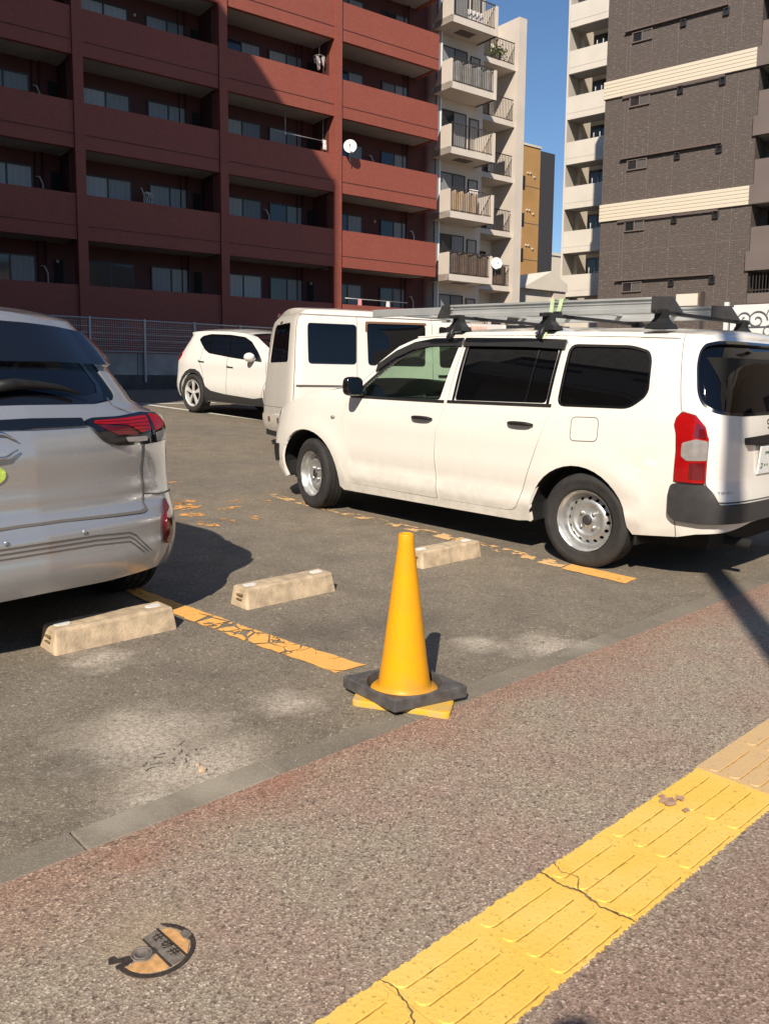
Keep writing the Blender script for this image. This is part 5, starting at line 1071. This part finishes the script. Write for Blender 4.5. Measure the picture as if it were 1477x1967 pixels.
# bunch of pegged laundry high on the balcony
pg = rbt('peg_hanger', (6.72, .45, 12.75), 'white peg hanger with small laundry, at the sunlit upper balcony', 'peg hanger'); q = MB(); q.tube([(0, 0, .0), (0, 0, .6)], .010, 6); q.lathe([(.2, -.01), (.22, 0), (.2, .01)], 16); q.build('hook', M['steelpole'], pg)
q = MB()
for k in range(14):
    a = rb.uniform(0, 6.28); r_ = rb.uniform(.05, .24); x, y = r_*math.cos(a), r_*math.sin(a); h = rb.uniform(.12, .42); w_ = rb.uniform(.03, .07)
    q.add([(x-w_, y, 0), (x+w_, y, 0), (x+w_*1.2, y+.05, -h), (x-w_*.7, y-.03, -h*.9)], [(0, 1, 2, 3)])
q.build('small_laundry', M['cloth'], pg)
cloth('cloth', 7.0, .5, 9.33+.55, .14, .35, M['cloth'], 'white cloth at the right end of the laundry rod in the third balcony')
# ---- cream building with stepped balconies
CB = empty('cream_apartment_building', (3.635, 35.49, .0805), 37.3, label='cream apartment block with stepped balconies and dark railings', cat='building')
fl = [5.46+2.725*k for k in range(-1, 5)]
CB.scale = (.934, .934, .934)
part('main_wall', M['cream'], CB, [(-1.31, 1.62, 1.25, 9, .6, 19.6)])
part('recessed_wall', M['cream2'], CB, [(1.62, 6.06, 5.0, 9.2, .6, 19.3)])
part('fin_wall', M['cream'], CB, [(6.06, 6.62, 3.35, 9.5, .6, 19.55)])
part('parapet', M['cream'], CB, [(1.63, 6.05, 4.8, 5.0, 18.9, 19.32)])
part('downpipe', M['plate'], CB, [(-1.12, -1.04, 1.10, 1.18, .6, 19.5)])
part('shaded_gap_strip', M['galv'], CB, [(-1.305, -1.13, 1.12, 1.24, .6, 19.7)])  # grey strip put in to stand for the shaded gap beside the block
def railing(parent, x0, x1, y, z0, z1, step=.11, name='railing'):
    q = MB(); q.box(x0, x1, y-.02, y+.02, z1-.04, z1); q.box(x0, x1, y-.015, y+.015, z0+.05, z0+.08)
    x = x0+.02
    while x < x1: q.box(x-.009, x+.009, y-.009, y+.009, z0, z1-.04); x += step
    return q.build(name, M['rail'], parent)
pots = []
for k, z in enumerate(fl):
    b = MB(); b.box(-1.50, 1.22, 0, 1.245, z, z+.28)                                   # slab
    v = [(-1.50, .0, z-.0), (-1.50, 0, z+1.22), (-1.50, .55, z+1.22), (-1.50, 1.245, z-.0)]      # slanting end panel
    v2 = [(x+.10, y, zz) for x, y, zz in v]; 
    b.add([(x, y, zz) for x, y, zz in v]+v2, [(0, 1, 2, 3), (7, 6, 5, 4), (0, 4, 5, 1), (1, 5, 6, 2), (2, 6, 7, 3)])
    b.box(1.10, 1.24, -.02, 1.24, z, z+1.28); bo = b.build('balcony', M['cream'], CB)
    railing(bo, -1.39, 1.09, .04, z+.28, z+1.33)
    if k in (1, 3, 5): part('soffit_hatch', M['taupe'], bo, [(-.6, .3, .4, .9, z-.012, z-.002)])
    window(CB, -1.0, .55, 1.245, z+.30, z+2.25, [CUR[3], CUR[0]] if k % 2 else [CUR[0], CUR[2]]); window(CB, .75, 1.35, 1.245, z+.5, z+2.15, [CUR[4]], 1)
    zr_ = z+.05+ (z-5.4)*.11/2.7*0
for k in range(-1, 5):
    z = 5.72+2.80*k-.0
    b = MB(); b.box(1.64, 6.04, 3.5, 4.99, z, z+.26); bo = b.build('balcony', M['cream'], CB); railing(bo, 1.7, 5.95, 3.54, z+.26, z+1.36)
    window(CB, 3.4, 5.6, 4.995, z+.3, z+2.2, [CUR[2], CUR[3]])
# plants and covers on the balconies
M['leaf'] = mat('leaf_green', (.10, .13, .035), .6, noise=(6, .4)); M['fabric'] = mat('grey_sheet', (.30, .28, .26), .9, noise=(4, .2))
CM = Matrix.Translation(CB.location) @ CB.rotation_euler.to_matrix().to_4x4() @ Matrix.Scale(.934, 4)
def shrub(name, P_, r, n_, label, seed):
    rr = random.Random(seed); o_ = empty(name, P_, 0, label=label, cat='plant'); q = MB()
    for _ in range(n_):
        a = rr.uniform(0, 6.28); e = rr.uniform(-.3, 1.5); d = r*rr.uniform(.3, 1)*rr.choice((.8, 1)); c = Vector((d*math.cos(a)*math.cos(e), d*math.sin(a)*math.cos(e), r*.5+d*math.sin(e)*.9))
        u = Vector([rr.gauss(0, 1) for _ in range(3)]).normalized()*r*.10; v = u.cross(Vector([rr.gauss(0, 1) for _ in range(3)])).normalized()*r*.06
        q.add([c-u, c+v, c+u, c-v], [(0, 1, 2, 3)])
    q.build('foliage', M['leaf'], o_); q = MB(); q.lathe([(r*.3, 0), (r*.38, r*.5), (r*.33, r*.5), (.001, r*.42)], 14); q.build('pot', M['taupe'], o_); return o_
shrub('potted_plant', CM @ Vector((5.0, 3.9, 5.72+2.80*4-.0+.26)), .62, 420, 'bushy green plant behind the railing of the uppermost right cream balcony', 5)
dish('satellite_dish', CM @ Vector((1.35, -.15, 5.46+.95)), 10, .24, 'white satellite dish at the corner of the lowest full cream balcony')
dish('satellite_dish', CM @ Vector((1.75, 2.9, 5.72+2.80*3+1.05)), 20, .20, 'small white satellite dish above the second right cream balcony railing')
dish('satellite_dish', CM @ Vector((1.75, 2.9, 5.72+2.80*4+1.15)), -25, .18, 'small white satellite dish partly hidden below the top cream balcony')
def hung(name, x, y, z, w_, h_, m, label):
    nx, nz = 14, 8; q = MB(); vs = [(w_*(i/nx-.5), .05*math.sin(i*1.9), -h_*j/nz) for j in range(nz+1) for i in range(nx+1)]
    q.add(vs, [(j*(nx+1)+i, j*(nx+1)+i+1, (j+1)*(nx+1)+i+1, (j+1)*(nx+1)+i) for j in range(nz) for i in range(nx)], True); o = q.build(name, m); o.location = CM @ Vector((x, y, z)); o.rotation_euler = (0, 0, R(37.3)); sm = o.modifiers.new('thick', 'SOLIDIFY'); sm.thickness = .012
    return tag(o, label, 'balcony screen')
M['brownsheet'] = mat('brown_sheet', (.16, .11, .08), .8, noise=(5, .25)); M['tansheet'] = mat('tan_sheet', (.50, .36, .24), .8, noise=(5, .15))
hung('balcony_screen', -.15, .12, fl[1]+1.26, 2.4, .95, M['brownsheet'], 'brown slatted screen behind the railing of the lowest full cream balcony')
hung('balcony_screen', -.5, .12, fl[2]+1.22, 1.6, .9, M['tansheet'], 'tan screen behind the railing of the second lowest cream balcony')
hung('balcony_screen', -.15, .12, fl[4]+1.24, 2.4, .95, M['fabric'], 'grey folded sheet behind the railing of the second highest cream balcony')
hung('washing', .45, .5, fl[2]+1.5, .5, 1.0, M['cloth'], 'white washing hanging beside the tan screen on a cream balcony')
hung('washing', .35, .5, fl[5]+1.0, .9, .5, M['cloth'], 'white cloth behind the railing of the topmost cream balcony')
hung('balcony_screen', 3.9, 3.62, 5.72+1.3, 3.6, .95, M['brownsheet'], 'brown screen behind the lowest right railing of the cream block')
# ---- ochre building with a slate wing
OB = empty('ochre_apartment_building', (11.09, 60., 0), 37.3, label='ochre rendered block beyond the cream one, slate clad wing at its right', cat='building')
part('ochre_wall', M['ochre'], OB, [(-6, -.45, 0, 8, .6, 17.1)]); part('slate_wing', M['slate'], OB, [(-.44, 1.05, -.0, 8, .6, 17.0)]); part('roof_edge', M['cream2'], OB, [(-6.1, -.40, -.06, 8.1, 17.12, 17.26)])
part('joint_lines', M['taupe'], OB, [(-6, -.47, -.012, -.004, z, z+.05) for z in (6.9, 9.4, 11.9, 14.4)])
for z in (14.2, 11.7, 9.3, 7.0):
    window(OB, -2.60, -2.0, -.02, z, z+.85, [CUR[3]], 1)
    q = MB()
    for dx, dz in ((.5, 1.1), (.75, 1.1), (1.15, .9)): q.lathe([(.001, .10), (.06, .09), (.08, 0)], 10, Matrix.Translation((-2.2+dx, -.0, z+dz)) @ Matrix.Rotation(R(90), 4, 'X'))
    q.build('vent_hood', M['hose'], OB)
# ---- small cream buildings far behind
HB = empty('low_cream_building', (10., 50., 0), 37.3, label='low cream building with a sloping roof between the tall blocks', cat='building')
q = MB(); q.box(-6.5, -.2, 0, 7, .6, 6.3); q.build('wall', M['cream2'], HB)
q = MB(); vs = [(-3.0, -.3, 6.31), (.9, -.3, 6.31), (.9, -.3, 6.75), (-.5, -.3, 7.45)]; vs += [(x, 7.2, z) for x, y, z in vs]; q.add(vs, [(0, 1, 2, 3), (7, 6, 5, 4), (0, 3, 7, 4), (3, 2, 6, 7), (2, 1, 5, 6), (0, 4, 5, 1)]); q.build('roof', M['cream2'], HB)
part('lower_volume', M['cream'], HB, [(-.18, .85, -.2, 6, .6, 6.30)]); part('cornice', M['hose'], HB, [(-6.6, -3.02, -.1, 7.1, 6.31, 6.45)])
FB = empty('far_yellow_building', (16.5, 78., 0), 37.3, label='pale yellow building far off in the gap before the balcony tower', cat='building'); part('wall', M['band'], FB, [(-6, 5, 0, 8, .6, 12.3)]); part('cornice', M['cream2'], FB, [(-6.1, 5.1, -.1, 8.1, 12.32, 12.6)])
M['paneg'] = mat('grey_pane', (.11, .10, .095), .3, coat=.3)
# ---- dark brick block with cream bands; local x = -t
DB = empty('brown_brick_building', (13.264, 36.6, 0), -39.98, label='tall dark brown brick block with cream bands and ledges', cat='building')
part('brick_wall', M['brown'], DB, [(-4.30, 2.40, 0, 9, .6, 26)])
part('brick_wall', M['brown'], DB, [(2.405, 9, 1.3, 9, .6, 26)])
for zb in (8.42, 13.88, 19.34):
    q = MB()
    for i in range(5): q.bbox(-4.36, 8.2, -.09, .0-.004, zb+.155*i, zb+.155*i+.148, .018)
    bnd = q.build('cream_band', M['band'], DB); q = MB(); q.box(-4.36, -4.304, -.004+.008, 1.2, zb+.002, zb+.77); q.build('band_return', M['band'], bnd)
def dk_row(z, band):
    if not band: part('ledge', M['ledge'], DB, [(-3.42, 1.03, -.16, -.004, z, z+.07)])
    else: part('ledge', M['ledge'], DB, [(-3.42, 1.06, -.12, -.092, z-.06, z+.02)])
    window(DB, -3.10, -2.17, -.004, z-.52, z-.06, [CUR[3], M['paneg']], dep=.07, fr=M['taupe'])
    for x in (-.94, .84): window(DB, x, x+.24, -.004, z-.36, z-.06, [CUR[3]], 1, dep=.08, name='small_window')
for z, b in ((16.58, 0), (11.08, 0), (5.65, 0), (13.83, 1), (8.37, 1), (19.28, 1)): dk_row(z, b)
for x in (-3.33, -3.17, -2.18, -1.02, 1.04, 1.60): part('expansion_joint', M['joint'], DB, [(x-.006, x+.006, -.006, -.001, .6, 26)])
part('expansion_joint', M['joint'], DB, [(-4.29, 2.39, -.007, -.002, 7.0, 7.016)])
for k in range(-1, 6):   # balconies at its right side
    z = 5.72+2.72*k; b = part('side_balcony', M['taupe'], DB, [(2.405, 6.2, .1, .25, z+.78, z+1.80), (2.30, 6.2, -.10, .095, z, z+.775)])
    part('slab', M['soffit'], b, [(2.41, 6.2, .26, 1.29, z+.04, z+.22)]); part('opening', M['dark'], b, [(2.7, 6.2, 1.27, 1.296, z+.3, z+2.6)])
q = MB(); x = 2.45
while x < 6: q.box(x, x+.03, .12, .15, 4.3, 5.68); x += .13
q.box(2.42, 6.2, .10, .17, 4.3, 4.38); q.box(2.42, 6.2, .10, .17, 4.9, 4.95); q.build('grille', M['rail'], DB)
# ---- white balcony tower left of it
TB = empty('white_balcony_tower', (17.508, 48.31, 0), -39.98, label='pale tower with stacked solid balconies, left of the brown brick block', cat='building')
M['dimpane'] = mat('dim_pane', (.05, .048, .045), .2, coat=.3); M['towerwhite'] = mat('tower_white', (.62, .56, .48), .75, noise=(.8, .06))
part('rear_wall', M['cream2'], TB, [(-7.3, -2.5, 1.5, 8.9, .6, 33)])
part('side_fin', M['towerwhite'], TB, [(-8.32, -8.20, .0, 8.9, .6, 33)])
part('inner_wall', M['cream2'], TB, [(-8.19, -7.9, 1.42, 8.8, .6, 33)])
for k in range(-2, 8):
    z = 10.42-1.36+2.73*k
    b = part('balcony', M['towerwhite'], TB, [(-8.19, -3.6, .0, .14, z, z+1.36)]); part('slab', M['soffit'], b, [(-8.18, -3.6, .145, 1.41, z+.02, z+.2)]); part('joint', M['hose'], b, [(-8.18, -3.62, -.010, -.003, z+.36, z+.38)])
    window(TB, -7.28, -4.2, 1.495, z+.3, z+2.5, [M['dimpane'], CUR[3]], mull=.22); q = MB(); q.bbox(-6.3, -5.7, .5, .8, z+1.45, z+1.52, .01); q.tube([(-6.6, .5, z+1.3), (-6.6, .5, z+1.8)], .03, 6); q.tube([(-6.2, .5, z+1.3), (-6.2, .5, z+1.8)], .03, 6); q.build('laundry_bracket', M['hose'], b)
# ---- occupied lot edge: tall block left of the frame whose shadow falls on the red building
SB = empty('neighbour_building', (-6.82, 8.08, 0), 124.8, label='tall grey apartment block beside the lot, outside the photo at left', cat='building')
part('walls', M['cpanel'], SB, [(0, 26, 0, 14, 0, 27.14)]); part('parapet', M['cdark'], SB, [(0, 26, 0, 14, 27.145, 27.2)])
for k in range(8):
    for x in range(6): window(SB, 1.5+x*4, 3.3+x*4, -.0, 1.4+k*3.1, 3.1+k*3.1, [CUR[0], CUR[3]])
def outblock(name, loc, rz, w_, d_, h_, m, label):  # unseen house added so car paint and glass have something to reflect
    B = empty(name, loc, rz, label=label, cat='building'); part('walls', m, B, [(0, w_, 0, d_, -.2, h_)]); part('roof', M['cdark'], B, [(-.1, w_+.1, -.1, d_+.1, h_+.005, h_+.25)])
    n_ = int(w_/3); nf = int(h_/3)
    for k in range(nf):
        b = part('balcony', M['cream2'], B, [(.3, w_-.3, -1.1, -1.0, 1.0+3*k, 1.9+3*k), (.3, w_-.3, -1.1, -.005, .8+3*k, .95+3*k)]) if k else None
        for x in range(n_): window(B, .6+x*3, 2.3+x*3, -.004, 1.1+3*k, 2.8+3*k, [CUR[3], CUR[2]])
outblock('left_reflection_house', (-9.6, -6.0, 0), 96, 13, 8, 9.2, M['cream'], 'unseen cream house with balconies, added for reflections, left of the parking lot, outside the photo')
outblock('right_reflection_house', (11.8, 12.0, 0), -86, 13, 8, 8.0, M['cream2'], 'unseen pale house added for reflections, right of the parking lot, outside the photo')
outblock('street_reflection_house', (12, -15.5, 0), 182, 26, 8, 7.5, M['taupe'], 'long unseen brown house added for reflections, across the street behind the camera, outside the photo')
# ---------------------------------------------------------------- fence on its concrete wall
FN = empty('mesh_fence', TN(8, 18.45, .79), 43.0, label='grey wire mesh fence with steel posts on a low concrete wall', cat='fence')
part('wall_base', M['cdark'], FN, [(-12, 16, 0, .16, -.3, .38)]); part('concrete_panels', M['cpanel'], FN, [(-12+i*1.5+.01, -12+(i+1)*1.5-.01, .02, .14, .382, .95) for i in range(18)])
for i in range(14): x = -7.2+i*1.48; part('post', M['galv'], FN, [(x-.028, x+.028, -.075, -.015, .20, 1.84)]) 
q = MB(); q.tube([(-12, -.045, 1.80), (16, -.045, 1.80)], .022, 6); q.tube([(-12, -.045, .98), (16, -.045, .98)], .014, 6)
for z in (1.12, 1.28, 1.44, 1.60): q.tube([(-12, -.035, z), (16, -.035, z)], .009, 5)
q.build('top_rail', M['galv'], FN)
q = MB(); x = -12
while x < 16: q.box(x-.0025, x+.0025, -.035, -.030, .98, 1.80); x += .06
z = 1.0
while z < 1.8: q.box(-12, 16, -.036, -.031, z-.0025, z+.0025); z += .06
q.build('wire_mesh', M['mesh'], FN)
# ---------------------------------------------------------------- things beyond the vans
WG = empty('ornamental_gate', (10.85, 25.2, .84), -40, label='white panel gate with grey scrollwork at the right edge', cat='gate')
M['gatewhite'] = mat('gate_white', (.72, .72, .71), .6); M['scroll'] = mat('scroll_grey', (.20, .20, .21), .5)
part('panel', M['gatewhite'], WG, [(-.35, 4.0, .06, .12, 0, 2.62)]); part('post', M['gatewhite'], WG, [(-.62, -.50, 0, .12, 0, 2.72), (-.42, -.34, 0, .12, 0, 2.55)])
q = MB()
def spiral(cx, cz, r, tn_, s=1, ph=0): return [(cx+s*r*(1-.8*i/30)*math.cos(ph+tn_*6.28*i/30), .03, cz+r*(1-.8*i/30)*math.sin(ph+tn_*6.28*i/30)) for i in range(31)]
for cx, cz, r_, t_, s_ in ((.35, 2.15, .30, 1.4, 1), (.9, 2.3, .28, 1.4, -1), (1.45, 2.1, .30, 1.5, 1), (.0, 2.2, .22, 1.2, -1), (.7, 1.8, .22, 1.2, 1), (1.9, 2.3, .25, 1.4, -1), (1.2, 1.75, .2, 1.3, -1)): q.tube(spiral(cx, cz, r_, t_, s_), .018, 6)
q.tube([(-.3, .03, 1.95), (3.9, .03, 1.95)], .015, 6); q.build('scrollwork', M['scroll'], WG)
SG = empty('signboard', (9.0, 25.0, .84), -35, label='plain cream signboard above the estate van, in front of the brown brick wall', cat='signboard'); part('board', M['cream2'], SG, [(-.32, .31, 0, .10, 2.55, 2.90)]); part('edge', M['brownsheet'], SG, [(.315, .36, -.01, .11, 2.53, 2.92)]); part('pole', M['rail'], SG, [(.40, .50, .0, .10, 0, 2.95)])
PB = empty('wall_poster', (3.0, 21.0, .8), 20, label='colourful poster panel seen between the van roofs', cat='poster'); M['posterw'] = mat('poster_peach', (.62, .42, .33), .6, noise=(5, .3)); M['posterb'] = mat('poster_blue', (.10, .36, .46), .6, noise=(9, .4)); M['posterp'] = mat('poster_white', (.66, .62, .58), .6)
part('board', M['posterp'], PB, [(-1.3, 2.2, 0, .06, 0, 1.72)]); part('picture', M['posterw'], PB, [(-.95, -.50, -.01, -.002, 1.05, 1.66)]); part('picture', M['posterb'], PB, [(-.66, -.45, -.016, -.011, 1.10, 1.30)])
AW = empty('dark_beam', (4.2, 21.3, .8), 15, label='dark horizontal beam on posts behind the estate van roof', cat='canopy'); part('beam', M['rackblack'], AW, [(-1.2, .55, 0, .1, 1.50, 1.72)]); part('post', M['gatewhite'], AW, [(.56, .64, 0, .1, 0, 1.7), (-1.28, -1.21, 0, .1, 0, 1.7)])
shrub('shrub', (11.9, 24.8, 1.9), .7, 900, 'olive green shrub at the right edge behind the estate van roof', 9)
# ---------------------------------------------------------------- street lamp post behind the camera (casts the long shadow on the pavement and tailgate)
PL = empty('steel_pole', (.665, -1.66, 0), label='steel street pole behind the photographer, outside the photo', cat='pole')
q = MB(); q.lathe([(.092, 0), (.085, 3), (.065, 9), (.001, 9)], 20); q.build('shaft', M['galv'], PL); q = MB(); q.tube([(0, 0, 8.6), (.6, .4, 9.1), (1.6, 1.0, 9.2)], .035, 8); q.build('arm', M['galv'], PL); q = MB(); q.bbox(1.5, 2.1, .85, 1.15, 9.12, 9.25, .04); q.build('lamp_head', M['plate'], PL)
# ---------------------------------------------------------------- the photographer (outside the picture; the head's shadow reaches its bottom edge)
PP = empty('person', (-.075, -.735, 0), 87, label='person in dark jacket standing behind the camera holding up a phone, outside the photo', cat='person')
M['skin'] = mat('skin', (.45, .27, .19), .5); M['jacket'] = mat('jacket', (.03, .035, .05), .9); M['trousers'] = mat('trousers', (.05, .05, .055), .9); M['hair'] = mat('hair', (.012, .010, .009), .6)
def skinned(name, m, parent, verts, edges, radii, root=0, lvl=1):
    me = bpy.data.meshes.new(name); me.from_pydata(verts, edges, []); me.materials.append(m); o = link(name, me, parent)
    sk = o.modifiers.new('skin', 'SKIN'); sk.use_smooth_shade = True
    if not me.skin_vertices: me.attributes.new
    for i, r_ in enumerate(radii):
        v = me.skin_vertices[0].data[i]; v.radius = (r_, r_) if not isinstance(r_, tuple) else r_; v.use_root = i == root
    s = o.modifiers.new('sub', 'SUBSURF'); s.levels = lvl; s.render_levels = lvl; return o
def ell(name, m, parent, c, r, cut=None):
    import bmesh
    bm = bmesh.new(); bmesh.ops.create_icosphere(bm, subdivisions=3, radius=1)
    for v in bm.verts:
        v.co = Vector((c[0]+v.co.x*r[0], c[1]+v.co.y*r[1], c[2]+v.co.z*r[2]))
    if cut: bmesh.ops.delete(bm, geom=[v for v in bm.verts if cut(v.co)], context='VERTS')
    q = MB(); q.bm(bm, None, True); bm.free(); return q.build(name, m, parent)
V_ = [(0, 0, .92), (0, 0, 1.10), (0, 0, 1.30), (0, 0, 1.42), (.02, 0, 1.50), (.02, 0, 1.565)]; E_ = [(0, 1), (1, 2), (2, 3), (3, 4), (4, 5)]; r_ = [(.15, .11), (.13, .10), (.16, .11), (.13, .08), .055, .06]
for s_ in (1, -1):
    k = len(V_); V_ += [(0, s_*.10, .86), (.02, s_*.11, .48), (0, s_*.12, .08), (.12, s_*.14, .04)]; E_ += [(0, k), (k, k+1), (k+1, k+2), (k+2, k+3)]; r_ += [.085, .058, .042, .036]
    k = len(V_); V_ += [(0, s_*.19, 1.38), (.10, s_*.22, 1.14), (.34, s_*.10, 1.17), (.42, s_*.065, 1.19)]; E_ += [(3, k), (k, k+1), (k+1, k+2), (k+2, k+3)]; r_ += [.055, .042, .032, .026]
body_ = skinned('body', M['skin'], PP, V_, E_, r_)
if True:
    V2 = [(0, 0, .90), (0, 0, 1.10), (0, 0, 1.30), (0, 0, 1.42)]; E2 = [(0, 1), (1, 2), (2, 3)]; r2 = [(.175, .135), (.16, .125), (.185, .135), (.14, .095)]
    for s_ in (1, -1):
        k = len(V2); V2 += [(0, s_*.19, 1.38), (.10, s_*.22, 1.14), (.33, s_*.105, 1.168)]; E2 += [(3, k), (k, k+1), (k+1, k+2)]; r2 += [.070, .056, .044]
    skinned('jacket', M['jacket'], PP, V2, E2, r2)
    V3 = [(0, 0, .93)]; E3 = []; r3 = [(.165, .125)]
    for s_ in (1, -1): k = len(V3); V3 += [(0, s_*.10, .84), (.02, s_*.11, .48), (0, s_*.12, .10)]; E3 += [(0, k), (k, k+1), (k+1, k+2)]; r3 += [.105, .078, .064]
    skinned('trousers', M['trousers'], PP, V3, E3, r3)
ell('head', M['skin'], PP, (.03, 0, 1.60), (.095, .075, .115)); ell('hair', M['hair'], PP, (.015, 0, 1.625), (.105, .088, .110), lambda c: c.z < 1.60 and c.x > .03)
ell('nose', M['skin'], PP, (.125, 0, 1.59), (.018, .012, .022))
for s_ in (1, -1):
    ell('eye', M['plate'], PP, (.108, s_*.030, 1.615), (.012, .014, .009)); ell('ear', M['skin'], PP, (.02, s_*.078, 1.60), (.018, .008, .03)); ell('shoe', M['jacket'], PP, (.06, s_*.13, .045), (.145, .05, .045))
    ell('hand', M['skin'], PP, (.455, s_*.062, 1.20), (.045, .014, .04))
    for f in range(4): q = MB(); z = 1.175+.018*f; q.tube([(.475, s_*.062, z), (.515, s_*.05, z+.004), (.522, s_*.022, z+.006)], [.009, .008, .006], 8); q.build('finger', M['skin'], PP)
    q = MB(); q.tube([(.455, s_*.05, 1.215), (.478, s_*.035, 1.228), (.488, s_*.015, 1.225)], [.010, .009, .007], 8); q.build('thumb', M['skin'], PP)
ph = empty('phone', tuple(Matrix.Translation(PP.location) @ PP.rotation_euler.to_matrix().to_4x4() @ Vector((.505, 0, 1.21))), 87, label='black phone held up in both hands behind the camera position, outside the photo', cat='phone')
box('case', M['gloss_black'], ph, -.004, .004, -.037, .037, -.075, .075, b=.003)
